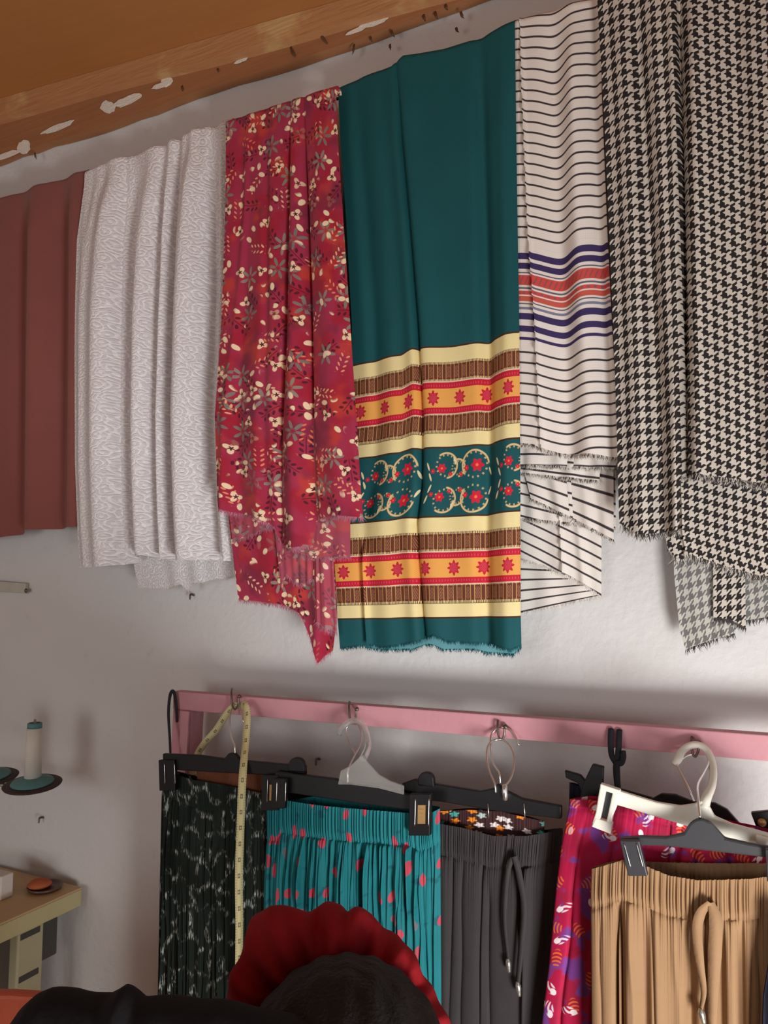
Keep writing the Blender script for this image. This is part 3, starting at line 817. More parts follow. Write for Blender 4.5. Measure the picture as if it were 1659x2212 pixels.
o, P = sheet('inner_layer', MAT_HOUND, t, [(1428, 800), (1436, 1150), (1446, 1205), (1480, 1260)], [(1790, 800), (1800, 1300)], (850, 850), [(0, 1186), (0.04, 1206), (0.07, 1212), (0.12, 1198), (0.3, 1222), (0.5, 1244), (1, 1262)], -0.086, (1210, 1250), 0.34, 0.37, nu=160, nv=130, drape=False, u0=0.3,
             disp=lambda u, v: fold_field(u, v, [(0.11, 0.10, 0.02, 0.012, 'q')]) + generic_folds(u, v, 44, 5, 0.006), vshift=lambda u, v: -0.06 * u)
fringe(P[-1], MAT_FR_DARK, t, 0.014, 3, 45); fringe(P[-1], MAT_FR_WHITE, t, 0.012, 2, 46)
o, P = sheet('back_layer', MAT_HOUND_IN, t, [(1452, 900), (1456, 1240), (1468, 1360), (1484, 1415)], [(1790, 900), (1800, 1400)], (900, 900), [(0, 1406), (0.06, 1398), (0.2, 1384), (0.36, 1370), (0.37, 1342), (0.45, 1342), (0.7, 1330), (1, 1320)], -0.052, (1400, 1330), 0.44, 0.36, nu=140, nv=140, drape=False, u0=0.1,
             disp=lambda u, v: fold_field(u, v, [(0.25, 0.25, 0.02, 0.008, 'p')]) + generic_folds(u, v, 47, 4, 0.004), vshift=lambda u, v: 0.03 * u)
fringe(P[-1], MAT_FR_DARK, t, 0.010, 2, 48)
o, P = sheet('inner_layer', MAT_HOUND, t, [(1540, 1100), (1541, 1345)], [(1608, 1100), (1611, 1360)], (1100, 1100), [(0, 1336), (0.5, 1340), (0.85, 1352), (1, 1358)], -0.064, (1340, 1340), 0.22, 0.07, nu=40, nv=70, drape=False, u0=0.1, vshift=lambda u, v: 0.006 * u)
fringe(P[-1], MAT_FR_DARK, t, 0.010, 3, 49)

# ------------------------------------------------------------------ pink frame
RY = -0.105                                     # front face of the frame
rl, rr_ = pix(374, 1493, RY), pix(1659, 1588, RY)
fr = thing('garment_rack', (rl[0], RY, 0), 'pink painted wooden frame whose top rail carries the hangers', 'clothes rack')
def rail_z(x): return rl[2] + (rr_[2] - rl[2]) / (rr_[0] - rl[0]) * (x - rl[0])
RH = abs(pix(420, 1537, RY)[2] - pix(420, 1497, RY)[2])
XE = 0.56
slab('top_rail', [(rl[0], RY, rail_z(rl[0])), (XE, RY, rail_z(XE)), (XE, RY, rail_z(XE) - RH), (rl[0], RY, rail_z(rl[0]) - RH)], np.array([0, 0.026, 0]), MAT_PINK, fr, 0.002)
lw = pix(413, 1560, RY)[0]
slab('upright', [(rl[0], RY, rail_z(rl[0]) - RH), (lw, RY, rail_z(lw) - RH), (lw - 0.05, RY, 0.0), (rl[0] - 0.05, RY, 0.0)], np.array([0, 0.045, 0]), MAT_PINK, fr, 0.003)
sx = lw - (lw - rl[0]) * 0.42
slab('upright_strip', [(sx, RY - 0.001, rail_z(lw) - RH), (lw, RY - 0.001, rail_z(lw) - RH), (lw - 0.05, RY - 0.001, 0.02), (sx - 0.05, RY - 0.001, 0.02)], np.array([0, -0.008, 0]), MAT_PINK, fr, 0.002)
slab('upright', [(XE - 0.05, RY, rail_z(XE) - RH), (XE, RY, rail_z(XE) - RH), (XE, RY, 0.0), (XE - 0.05, RY, 0.0)], np.array([0, 0.045, 0]), MAT_PINK, fr, 0.003)
# bent nails on the rail that the hangers hang from
def bent_nail(x, y):
    ptube('bent_nail', [(x - 2, y - 12, RY + 0.004), (x - 3, y, RY - 0.012), (x - 1, y + 24, RY - 0.016), (x + 5, y + 32, RY - 0.018), (x + 11, y + 22, RY - 0.020), (x + 12, y + 6, RY - 0.020)], 0.0022, MAT_NAIL, fr, n=8)
    ptube('nail_head', [(x + 14, y + 4, RY + 0.002), (x + 14, y + 4, RY - 0.008)], 0.004, MAT_NAIL, fr, n=10, smooth=0)
for (x, y) in ((503, 1500), (757, 1528), (1078, 1566), (1497, 1602)):
    bent_nail(x, y)
# black strap looped over the frame corner, and a hook strap further along
st = thing('hook_strap', pix(372, 1640, RY - 0.02), 'thin black strap looped over the corner of the pink frame', 'strap')
ptube('loop', [(382, 1560, RY - 0.004), (381, 1530, RY - 0.006), (376, 1496, RY - 0.008), (368, 1500, RY - 0.012), (364, 1540, RY - 0.02), (367, 1600, RY - 0.03), (369, 1660, RY - 0.045)], [0.0025, 0.004, 0.0045, 0.0045, 0.004, 0.0035, 0.003], MAT_STRAP, st, flat=0.5)
st = thing('hook_strap', pix(1330, 1690, RY - 0.03), 'black double strap with hook hanging from the pink rail beside white hanger', 'strap')
ptube('strap', [(1320, 1574, RY - 0.004), (1319, 1600, RY - 0.012), (1321, 1630, RY - 0.014), (1330, 1648, RY - 0.016)], 0.005, MAT_STRAP, st, flat=0.5)
ptube('strap', [(1338, 1576, RY - 0.004), (1337, 1600, RY - 0.012), (1335, 1630, RY - 0.014), (1331, 1648, RY - 0.016)], 0.005, MAT_STRAP, st, flat=0.5)
ptube('hook', [(1347, 1622, RY - 0.018), (1347, 1636, RY - 0.018), (1342, 1648, RY - 0.018), (1333, 1650, RY - 0.018), (1332, 1670, RY - 0.02), (1336, 1720, RY - 0.03)], [0.004, 0.0045, 0.005, 0.006, 0.006, 0.005], MAT_STRAP, st)

# ------------------------------------------------------------------ garments
def garment(name, label, cat, material, L, R, top, wb, Y, thick, seed, bottom, mwid, fold_n=14, fold_a=0.007, fold_w=(0.012, 0.04), wa=0.0022, wf=48, back_rise=4, nu=260, folds=(), band_mat=None, top_back=None):
    """A hanging tube of cloth: gathered waistband (wb photo rows tall), then the body down to row `bottom`."""
    fL, fR = interp(L), interp(R)
    t = thing(name, pix((L[0][0] + R[0][0]) / 2, bottom, Y), label, cat)
    g = np.random.default_rng(seed)
    ph = g.uniform(0, 2 * PI, 8); jit = np.cumsum(g.normal(0, 1, 400)); jit = (jit - jit.mean()) / (jit.std() + 1e-9)
    nvw, nvb = 30, 130
    cr = [(g.uniform(0, 1), g.normal(0, 0.03), g.uniform(*fold_w), g.uniform(0.4, 1.0) * (1 if k % 2 else -1), g.uniform(-0.05, 0.12), g.uniform(0.5, 3)) for k in range(fold_n)]
    vs = np.concatenate([np.linspace(0, 1, nvw) * wb, wb + np.linspace(0, 1, nvb)[1:] ** 1.0 * 0 + (np.linspace(0, 1, nvb)[1:] * 1.0)])
    nb = max(40, nu // 3)
    uf = np.linspace(0, 1, nu); ub = np.linspace(1, 0, nb + 2)[1:-1]
    uu = np.concatenate([uf, ub]); front = np.concatenate([np.ones(nu, bool), np.zeros(nb, bool)])
    tp = np.asarray(top, float)
    ytop = np.interp(uu, tp[:, 0], tp[:, 1])
    if top_back is not None:
        tb = np.asarray(top_back, float); ytop = np.where(front, ytop, np.interp(uu, tb[:, 0], tb[:, 1]))
    else: ytop = np.where(front, ytop, ytop - back_rise * (1 - np.abs(2 * uu - 1) ** 2))
    prof = np.sqrt(np.clip(1 - np.abs(2 * uu - 1) ** 3.0, 0, 1))
    sgn = np.where(front, 1.0, -1.0)
    rows, uvr = [], []
    total_px = bottom - tp[:, 1].mean()
    hw = uu * wf + 1.3 * np.interp(uu, np.linspace(0, 1, 400), jit)
    hb = uu * fold_n + 1.0 * np.interp((uu * 1.7) % 1, np.linspace(0, 1, 400), jit)
    grid_v = [('w', x) for x in np.linspace(0, 1, nvw)] + [('b', x) for x in np.linspace(0, 1, nvb)[1:]]
    for kind, x in grid_v:
        if kind == 'w':
            py = ytop + wb * x; fb = 0.0
            amp_w = wa * (0.7 + 0.6 * math.sin(PI * x)); amp_b = 0.0
        else:
            py = ytop + wb + (bottom - (ytop + wb)) * x ** 1.25
            amp_w = wa * math.exp(-x * 9); amp_b = fold_a * (1 - math.exp(-x * 9))
        vv = (py - ytop) / (bottom - ytop)
        px = fL(py) + (fR(py) - fL(py)) * uu
        d = amp_w * (np.abs(np.sin(PI * hw)) * 2 - 1)
        if kind == 'b':
            for (c0, dr, w_, a_, s_, k_) in cr:
                c_ = c0 + dr * vv + 0.004 * np.sin(vv * 9 * k_)
                ft = sstep(vv, s_, s_ + 0.10)
                z_ = (uu - c_) / (w_ * (0.6 + 0.6 * vv))
                d += fold_a * a_ * ft * (np.exp(-z_ * z_) if a_ > 0 else 1.3 * np.exp(-np.abs(z_) * 1.8))
        if kind == 'b' and len(folds): d += fold_field(uu, np.full_like(uu, x), folds) * (1 - math.exp(-x * 12))
        seam = -0.0022 * math.exp(-((x - 0.97) / 0.10) ** 2) if kind == 'w' else -0.0022 * math.exp(-(x / 0.02) ** 2)
        edge = np.clip(np.minimum(uu, 1 - uu) / 0.04, 0, 1)
        P = pix(px, py, np.full_like(px, Y))
        P[:, 1] -= sgn * (thick * prof + seam) + np.where(front, d, -d) * edge
        rows.append(P); uvr.append(np.stack([np.where(front, uu, 2.2 - uu) * mwid, vv * 1.0], -1))
    P = np.array(rows); U = np.array(uvr); nc = len(uu)
    mesh_obj('waistband', P[:nvw].reshape(-1, 3), grid_faces(nvw, nc, True), band_mat or material, t, U[:nvw].reshape(-1, 2))
    mesh_obj('body', P[nvw - 1:].reshape(-1, 3), grid_faces(len(P) - nvw + 1, nc, True), material, t, U[nvw - 1:].reshape(-1, 2))
    return t
# behind: rust cloth, multicolour floral, navy garment glimpsed between
garment('hanging_garment', 'rust brown garment glimpsed inside the waist of the dark green printed skirt', 'garment', MAT_RUST, [(425, 1600), (428, 2400)], [(588, 1600), (588, 2400)],
        [(0, 1664), (0.5, 1664), (1, 1674)], 40, -0.176, 0.004, 70, 2200, 0.3, nu=90, wa=0.0008, fold_a=0.001)
garment('hanging_garment', 'dark garment with orange, turquoise and white flowers inside the charcoal waistband', 'garment', MAT_MULTI, [(946, 1600), (948, 2400)], [(1176, 1600), (1176, 2400)],
        [(0, 1752), (0.3, 1748), (0.6, 1752), (1, 1774)], 40, -0.160, 0.004, 71, 2200, 0.3, nu=160, back_rise=2, wa=0.001, fold_a=0.001)
garment('hanging_garment', 'dark wine red garment behind the teal petal skirt', 'garment', MAT_WINE, [(620, 1600), (624, 2400)], [(880, 1600), (884, 2400)],
        [(0, 1690), (1, 1712)], 40, -0.150, 0.006, 79, 2400, 0.3, nu=90)
garment('hanging_garment', 'dark navy garment behind the crimson paisley skirt', 'garment', MAT_NAVY, [(1232, 1600), (1215, 2400)], [(1420, 1600), (1425, 2400)],
        [(0, 1690), (0.5, 1720), (1, 1740)], 40, -0.112, 0.006, 72, 2450, 0.3, nu=90)
garment('hanging_skirt', 'dark green and black gathered skirt with broken white veins under the tape measure', 'skirt', MAT_DARKLACE, [(343, 1640), (350, 1720), (346, 1900), (342, 2100), (335, 2500)], [(592, 1640), (590, 1760), (592, 2000), (596, 2500)],
        [(0, 1650), (0.12, 1664), (0.3, 1680), (0.6, 1692), (0.85, 1706), (1, 1716)], 60, -0.178, 0.014, 73, 2560, 0.42, fold_n=60, fold_a=0.006, wa=0.0016, wf=34, fold_w=(0.006, 0.018), nu=340,
        top_back=[(0, 1652), (0.12, 1668), (0.5, 1696), (1, 1716)])
garment('hanging_skirt', 'bright teal gathered skirt scattered with small red petals', 'skirt', MAT_TEALPETAL, [(576, 1700), (577, 1800), (571, 1900), (568, 2200), (562, 2600)], [(950, 1700), (952, 1900), (954, 2212), (958, 2600)],
        [(0, 1744), (0.09, 1742), (0.10, 1724), (0.35, 1736), (0.6, 1744), (0.85, 1752), (0.9, 1764), (1, 1746)], 72, -0.200, 0.016, 74, 2640, 0.46, fold_n=120, fold_a=0.0068, wa=0.0027, wf=58, fold_w=(0.005, 0.014), nu=440,
        top_back=[(0, 1738), (0.3, 1722), (0.7, 1738), (1, 1744)])
tr = garment('hanging_trousers', 'charcoal drawstring trousers with elastic waist beside the teal skirt', 'trousers', MAT_CHARCOAL, [(930, 1700), (932, 2600)], [(1212, 1700), (1216, 1800), (1205, 1900), (1200, 2600)],
        [(0, 1772), (0.25, 1782), (0.5, 1800), (0.75, 1800), (1, 1790)], 68, -0.160, 0.016, 75, 2620, 0.4, fold_n=10, fold_a=0.007, wa=0.0014, wf=34, fold_w=(0.02, 0.06),
        top_back=[(0, 1772), (0.25, 1784), (0.5, 1802), (0.75, 1802), (1, 1790)])
MAT_TIP = plain('metal_cord_tip', (200, 196, 186), 0.3, 0.5, 0.9)
MAT_CORD_C = plain('charcoal_cord', (56, 52, 52), 0.8)
MAT_CORD_T = plain('tan_cord', (148, 115, 83), 0.8)
def ribbon(name, pts, w, m, par, tw=0.0):
    p = smooth_path([pix(x, y, Y) for x, y, Y in pts], 10)
    t = np.gradient(p, axis=0); t /= np.linalg.norm(t, axis=1)[:, None]
    n = len(p)
    ang = np.linspace(0, 1, n)
    ws = np.interp(ang, np.linspace(0, 1, len(w)), w)[:, None] if isinstance(w, (list, tuple)) else np.full((n, 1), w)
    side = np.cross(t, np.array([0, 1.0, 0])); side /= np.linalg.norm(side, axis=1)[:, None]
    nrm = np.cross(side, t)
    a = (tw[0] + (tw[1] - tw[0]) * ang) if isinstance(tw, tuple) else np.full(n, tw)
    side = side * np.cos(a)[:, None] + nrm * np.sin(a)[:, None]
    nrm = np.cross(side, t)
    s = np.concatenate([[0], np.cumsum(np.linalg.norm(np.diff(p, axis=0), axis=1))])
    cols = []
    uvs = []
    for k, (o, q) in enumerate(((-0.5, 0.0004), (0.5, 0.0004), (0.5, -0.0004), (-0.5, -0.0004))):
        cols.append(p + side * o * ws + nrm * q); uvs.append(np.stack([ws[:, 0] * o, s], -1))
    Pm = np.stack(cols, 1).reshape(-1, 3); U = np.stack(uvs, 1).reshape(-1, 2)
    return mesh_obj(name, Pm, grid_faces(n, 4, True), m, par, U, smooth=False)
def cord(par, pts, Y, m, tip, w=0.008, tw=0.4):
    ribbon('drawstring', [(x, y, Y) for x, y in pts], w, m, par, (tw, -tw))
    (x0, y0), (x1, y1) = tip
    ptube('cord_tip', [(x0, y0, Y), ((x0 * 3 + x1) / 4, (y0 * 3 + y1) / 4, Y), ((x0 + x1) / 2, (y0 + y1) / 2, Y), (x1, y1, Y)], [0.0025, 0.005, 0.005, 0.003], MAT_TIP, par, n=10, smooth=4)
cord(tr, [(1108, 1852), (1098, 1880), (1091, 1940), (1090, 2000), (1097, 2072)], -0.187, MAT_CORD_C, ((1097, 2070), (1100, 2100)), 0.008)
cord(tr, [(1112, 1850), (1122, 1890), (1132, 1960), (1126, 2040), (1118, 2124)], -0.189, MAT_CORD_C, ((1118, 2120), (1122, 2152)), 0.010)
pk = garment('hanging_skirt', 'crimson paisley skirt with purple, orange and white flames on the white hanger', 'skirt', MAT_PAISLEY, [(1236, 1700), (1226, 1760), (1212, 1830), (1200, 1930), (1186, 2080), (1170, 2212), (1130, 2600)], [(1690, 1700), (1700, 2600)],
        [(0, 1726), (0.1, 1724), (0.3, 1738), (0.6, 1768), (1, 1800)], 20, -0.212, 0.014, 76, 2620, 0.6, fold_n=18, fold_a=0.009, wa=0.0008, wf=60, fold_w=(0.012, 0.035), nu=220)
tn = garment('hanging_trousers', 'tan drawstring trousers with gathered elastic waist hung by black clips', 'trousers', MAT_TAN, [(1280, 1800), (1276, 1930), (1278, 2212), (1276, 2600)], [(1700, 1800), (1712, 2600)],
        [(0, 1876), (0.05, 1868), (0.17, 1850), (0.27, 1860), (0.4, 1882), (0.55, 1892), (0.8, 1890), (1, 1884)], 88, -0.258, 0.018, 77, 2660, 0.42, fold_n=9, fold_a=0.005, wa=0.0022, wf=44, fold_w=(0.02, 0.05), nu=300,
        folds=[(0.15, 0.15, 0.026, -0.032, 'c'), (0.19, 0.19, 0.03, 0.006, 'r'), (0.50, 0.50, 0.03, -0.016, 'r'), (0.66, 0.66, 0.02, -0.014, 'r'), (0.76, 0.76, 0.02, -0.014, 'r'), (0.28, 0.28, 0.03, -0.010, 'r'), (0.33, 0.33, 0.04, 0.006, 'r')],
        top_back=[(0, 1876), (0.1, 1866), (0.4, 1872), (0.7, 1874), (1, 1870)])
cord(tn, [(1534, 1950), (1514, 1972), (1506, 2010), (1512, 2080), (1520, 2140), (1514, 2182)], -0.288, MAT_CORD_T, ((1513, 2178), (1521, 2212)), [0.010, 0.014, 0.013, 0.009, 0.005], 0.5)
cord(tn, [(1536, 1950), (1546, 1990), (1544, 2060), (1540, 2150), (1538, 2240)], -0.286, MAT_CORD_T, ((1538, 2238), (1538, 2270)), [0.010, 0.018, 0.018, 0.014, 0.010], 0.3)
nv = garment('hanging_garment', 'dark navy garment hanging in front of the tan trousers', 'garment', MAT_NAVY, [(1668, 1900), (1664, 2050), (1648, 2150), (1640, 2400)], [(1900, 1900), (1900, 2400)],
        [(0, 1990), (1, 1990)], 40, -0.305, 0.010, 78, 2600, 0.3, nu=80)

# ------------------------------------------------------------------ hangers
def clip(par, c, w, h, Y, m, lean=0.0, slot=None):
    """a sprung clip: two jaws, a wire spring and, where it shows, a lined window"""
    x, y = c
    q = [(x - w / 2, y), (x + w / 2, y), (x + w / 2 + lean, y + h), (x - w / 2 + lean, y + h)]
    cl = plate('clip', q, Y, 0.010, m, par, 0.0015)
    for k in (0.18, 0.82):
        xx = x - w / 2 + w * k
        ptube('spring_wire', [(xx, y + h * 0.15, Y - 0.011), (xx + lean * 0.4, y + h * 0.5, Y - 0.0125), (xx + lean * 0.75, y + h * 0.8, Y - 0.011)], 0.0009, MAT_CHROME, cl, n=6)
    if slot: plate('clip_window', [(x - w * 0.18 + lean * 0.3, y + h * 0.3), (x + w * 0.18 + lean * 0.3, y + h * 0.3), (x + w * 0.18 + lean * 0.7, y + h * 0.75), (x - w * 0.18 + lean * 0.7, y + h * 0.75)], Y - 0.0095, 0.001, slot, cl, 0)
    return cl
def bar(par, pts, Y, m, thick=0.010): return plate('bar', pts, Y, thick, m, par, 0.002)

# 1: black hanger of the dark green skirt
h = thing('clothes_hanger', pix(515, 1650, -0.195), 'black clip hanger holding the dark green skirt on the pink rail', 'hanger')
bar(h, [(358, 1626), (440, 1630), (490, 1637), (500, 1625), (512, 1625), (524, 1640), (664, 1652), (664, 1676), (500, 1668), (358, 1660)], -0.192, MAT_BLACKP)
ptube('hook', [(507, 1636, -0.196), (507, 1612, -0.196), (500, 1592, -0.18), (496, 1560, -0.15), (500, 1532, -0.125), (512, 1524, -0.112), (521, 1536, -0.112), (526, 1560, -0.12)], 0.0018, MAT_CHROME, h, n=8)
clip(h, (366, 1640), 34, 66, -0.199, MAT_BLACKP, 2)
clip(h, (590, 1672), 36, 76, -0.207, MAT_BLACKP, -2, MAT_BRASS)
plate('end_knob', [(645 + 17 * math.cos(k * PI / 12), 1652 - 18 * math.sin(k * PI / 12)) for k in range(13)] + [(628, 1664), (664, 1666)], -0.196, 0.010, MAT_BLACKP, h, 0.002)
# 2: clear hanger
h = thing('clothes_hanger', pix(775, 1690, -0.17), 'clear plastic hanger with curled hook behind the teal skirt', 'hanger')
ptube('hook', [(733, 1588, -0.142), (737, 1574, -0.140), (750, 1562, -0.138), (768, 1556, -0.138), (784, 1566, -0.142), (793, 1590, -0.156), (794, 1615, -0.178), (783, 1642, -0.214)], [0.005, 0.006, 0.006, 0.006, 0.006, 0.006, 0.007, 0.008], MAT_CLEAR, h, n=12)
plate('shoulder', [(783, 1630), (800, 1650), (820, 1672), (845, 1686), (874, 1696), (874, 1716), (820, 1702), (760, 1694), (732, 1694), (738, 1664), (758, 1654)], -0.217, 0.005, MAT_CLEAR, h, 0.002)
# 2b: black clip hanger of the teal skirt
h = thing('clothes_hanger', pix(760, 1720, -0.20), 'black clip hanger with chrome hook holding the teal petal skirt', 'hanger')
bar(h, [(600, 1664), (730, 1680), (745, 1686), (758, 1688), (800, 1694), (930, 1724), (930, 1752), (800, 1736), (600, 1706)], -0.205, MAT_BLACKP)
ptube('hook', [(752, 1692, -0.212), (752, 1664, -0.212), (764, 1636, -0.18), (778, 1608, -0.15), (780, 1580, -0.125), (770, 1562, -0.112), (757, 1560, -0.110), (748, 1576, -0.112), (752, 1600, -0.12), (768, 1630, -0.14)], 0.0018, MAT_CHROME, h, n=8)
clip(h, (912, 1712), 46, 90, -0.222, MAT_BLACKP, -2, MAT_BRASS)
clip(h, (608, 1680), 30, 64, -0.222, MAT_BLACKP, -2)
# 3: black hanger of the charcoal trousers
h = thing('clothes_hanger', pix(1080, 1720, -0.19), 'black clip hanger with chrome loop hook holding the charcoal trousers', 'hanger')
bar(h, [(872, 1690), (900, 1680), (940, 1690), (1040, 1706), (1070, 1700), (1078, 1690), (1094, 1704), (1130, 1722), (1215, 1738), (1215, 1766), (1080, 1750), (960, 1730), (872, 1720)], -0.182, MAT_BLACKP)
ptube('hook', [(1071, 1712, -0.194), (1069, 1694, -0.192), (1058, 1668, -0.18), (1051, 1634, -0.16), (1056, 1608, -0.14), (1072, 1598, -0.125), (1090, 1600, -0.125), (1106, 1618, -0.135), (1111, 1648, -0.15), (1104, 1680, -0.17), (1090, 1700, -0.19)], 0.0019, MAT_CHROME, h, n=8)
ptube('hook', [(1081, 1692, -0.194), (1078, 1670, -0.19), (1064, 1646, -0.16), (1060, 1610, -0.13), (1062, 1586, -0.115), (1078, 1572, -0.110), (1100, 1576, -0.112), (1114, 1592, -0.116), (1121, 1610, -0.12)], 0.0019, MAT_CHROME, h, n=8)
lathe('hook_ferrule', [(0.001, -0.014), (0.0045, -0.012), (0.0055, 0), (0.0045, 0.012), (0.001, 0.014)], pix(1091, 1712, -0.197), MAT_CHROME, h, 16)
plate('end_knob', [(924 + 17 * math.cos(k * PI / 12), 1682 - 17 * math.sin(k * PI / 12)) for k in range(13)] + [(907, 1694), (942, 1698)], -0.186, 0.010, MAT_BLACKP, h, 0.002)
for x in (1054, 1132): ptube('spring_wire', [(x, 1736, -0.1935), (x + 2, 1768, -0.1935)], 0.001, MAT_CHROME, h, n=6, smooth=0)
# 4: black hanger bits of the navy garment
h = thing('clothes_hanger', pix(1270, 1700, -0.14), 'black clip hanger end holding the navy garment behind the crimson skirt', 'hanger')
plate('bar', [(1222, 1662), (1256, 1672), (1266, 1684), (1300, 1690), (1440, 1730), (1440, 1750), (1260, 1712), (1250, 1690), (1224, 1678)], -0.142, 0.008, MAT_BLACKP, h)
plate('clip', [(1282, 1648), (1306, 1654), (1304, 1720), (1290, 1745), (1252, 1740), (1262, 1690)], -0.151, 0.010, MAT_BLACKP, h)
# 5: a black hanger behind the white one
h = thing('clothes_hanger', pix(1450, 1730, -0.17), 'black plastic hanger mostly hidden behind the white hanger', 'hanger')
plate('bar', [(1400, 1728), (1430, 1712), (1460, 1714), (1500, 1730), (1545, 1732), (1572, 1746), (1600, 1778), (1720, 1816), (1720, 1850), (1560, 1800), (1400, 1752)], -0.176, 0.008, MAT_BLACKP, h)
plate('clip', [(1622, 1752), (1659, 1748), (1700, 1760), (1700, 1800), (1640, 1800)], -0.185, 0.010, MAT_BLACKP, h)
lathe('rivet', [(0.001, 0), (0.006, 0), (0.006, 0.003), (0.001, 0.004)], pix(1646, 1776, -0.196), MAT_BRASS, h, 14, axis=(0, -1, 0))
ptube('hook', [(1500, 1735, -0.178), (1486, 1700, -0.17), (1466, 1662, -0.15), (1464, 1650, -0.14), (1480, 1634, -0.125), (1500, 1628, -0.118)], 0.0018, MAT_CHROME, h, n=8)
# 6: white plastic hanger
h = thing('clothes_hanger', pix(1500, 1760, -0.24), 'white plastic clip hanger holding the crimson paisley skirt', 'hanger')
plate('bar', [(1318, 1702), (1342, 1706), (1420, 1730), (1470, 1738), (1500, 1734), (1516, 1726), (1534, 1740), (1544, 1760), (1580, 1776), (1700, 1808), (1700, 1840), (1600, 1816), (1480, 1780), (1340, 1738), (1318, 1734)], -0.238, 0.009, MAT_WHITEP, h, 0.0025)
ptube('hook', [(1456, 1652, -0.140), (1464, 1640, -0.135), (1474, 1622, -0.128), (1494, 1610, -0.122), (1516, 1612, -0.124), (1532, 1630, -0.135), (1540, 1660, -0.16), (1538, 1694, -0.20), (1526, 1724, -0.234), (1520, 1746, -0.243)],
      [0.005, 0.007, 0.006, 0.006, 0.006, 0.006, 0.006, 0.006, 0.007, 0.008], MAT_WHITEP, h, n=12)
for seg in ([(1300, 1692), (1338, 1704), (1334, 1722), (1296, 1710)], [(1284, 1776), (1322, 1790), (1320, 1796), (1282, 1780)]): pass
cl = plate('clip', [(1300, 1690), (1313, 1696), (1300, 1764), (1294, 1782), (1282, 1776), (1290, 1750), (1296, 1712)], -0.247, 0.012, MAT_WHITEP, h, 0.002)
plate('clip_side', [(1327, 1704), (1341, 1708), (1334, 1740), (1326, 1760), (1322, 1796), (1308, 1790), (1313, 1770)], -0.247, 0.012, MAT_WHITEP, cl, 0.002)
plate('clip_top', [(1300, 1689), (1342, 1703), (1341, 1714), (1299, 1702)], -0.247, 0.0125, MAT_WHITEP, cl, 0.0015)
plate('clip_jaw', [(1290, 1762), (1326, 1774), (1322, 1797), (1281, 1781)], -0.247, 0.0125, MAT_WHITEP, cl, 0.0015)
plate('clip_recess', [(1308, 1702), (1328, 1708), (1318, 1768), (1300, 1762)], -0.246, 0.004, MAT_GREYP, cl, 0)
plate('clip', [(1632, 1800), (1700, 1818), (1700, 1850), (1634, 1820)], -0.247, 0.010, MAT_WHITEP, h, 0.002)
# 7: black hanger of the tan trousers
h = thing('clothes_hanger', pix(1510, 1830, -0.28), 'dark grey clip hanger with domed centre holding the tan trousers', 'hanger')
plate('bar', [(1342, 1806), (1390, 1802), (1440, 1804), (1478, 1796), (1490, 1776), (1504, 1766), (1518, 1764), (1536, 1772), (1552, 1790), (1566, 1806), (1620, 1818), (1720, 1834), (1720, 1856), (1600, 1842), (1440, 1824), (1342, 1822)], -0.276, 0.010, MAT_GREYP, h, 0.003)
ptube('hook', [(1512, 1766, -0.282), (1508, 1720, -0.25), (1508, 1694, -0.22), (1522, 1668, -0.18), (1532, 1645, -0.15), (1528, 1618, -0.125), (1510, 1606, -0.114), (1490, 1608, -0.112)], 0.0018, MAT_CHROME, h, n=8)
clip(h, (1362, 1812), 42, 76, -0.288, MAT_GREYP, 18)
clip(h, (1676, 1830), 46, 70, -0.288, MAT_GREYP, 4)
# ------------------------------------------------------------------ tape measure
tm = thing('tape_measure', pix(520, 1530, -0.13), 'yellow tailor\'s tape measure draped over the first nail of the pink rail', 'tape measure')
ribbon('hanging_end', [(521, 1526, -0.118), (529, 1522, -0.128), (534, 1545, -0.140), (531, 1600, -0.170), (524, 1680, -0.222), (519, 1800, -0.226), (516, 1900, -0.226), (517, 2000, -0.226), (515, 2150, -0.226)], 0.0155, MAT_TAPE, tm, (0.0, 1.1))
ribbon('rear_end', [(521, 1526, -0.118), (508, 1524, -0.112), (492, 1540, -0.108), (466, 1578, -0.106), (440, 1608, -0.106), (424, 1640, -0.108), (420, 1700, -0.110)], 0.0155, MAT_TAPE, tm, 0.55)

# ------------------------------------------------------------------ sewing table and thread stand at the left
MAT_TABLE = plain('pale_yellow_laminate', (190, 158, 112), 0.5, 0.4, var=0.06, scale=8)
MAT_TEDGE = plain('cream_table_edge', (186, 176, 132), 0.5, 0.4, var=0.05)
MAT_TLEG = plain('cream_painted_steel', (176, 168, 136), 0.45, 0.4, var=0.06)
MAT_DKGREY = plain('dark_grey_steel', (70, 68, 64), 0.5, 0.4)
def pixX(x, y, X):
    d = FWD + (x - CX) / F_PX * RGT - (y - CY) / F_PX * UPV
    return CAM + d * (X - CAM[0]) / d[0]
cR = pix(177, 1917, -0.02)                           # back right corner of the table top, just clear of the wall
TZ = float(cR[2])
tb = thing('sewing_table', (cR[0] - 0.5, -0.3, 0), 'cream laminate sewing machine table standing against the wall', 'table')
TX0, TX1, TY1 = cR[0] - 1.0, cR[0], -0.02
TY0 = TY1 - 0.56
slab('table_top', [(TX0, TY0, TZ - 0.004), (TX1, TY0, TZ - 0.004), (TX1, TY1, TZ - 0.004), (TX0, TY1, TZ - 0.004)], np.array([0, 0, 0.005]), MAT_TABLE, tb, 0.001)
slab('edge_band', [(TX0, TY0, TZ - 0.045), (TX1, TY0, TZ - 0.045), (TX1, TY1, TZ - 0.045), (TX0, TY1, TZ - 0.045)], np.array([0, 0, 0.041]), MAT_TEDGE, tb, 0.003)
lx1 = TX1 - 0.03
ly0, ly1, ly2 = pixX(36, 2100, lx1)[1], pixX(91, 2100, lx1)[1], pixX(124, 2030, lx1 - 0.01)[1]
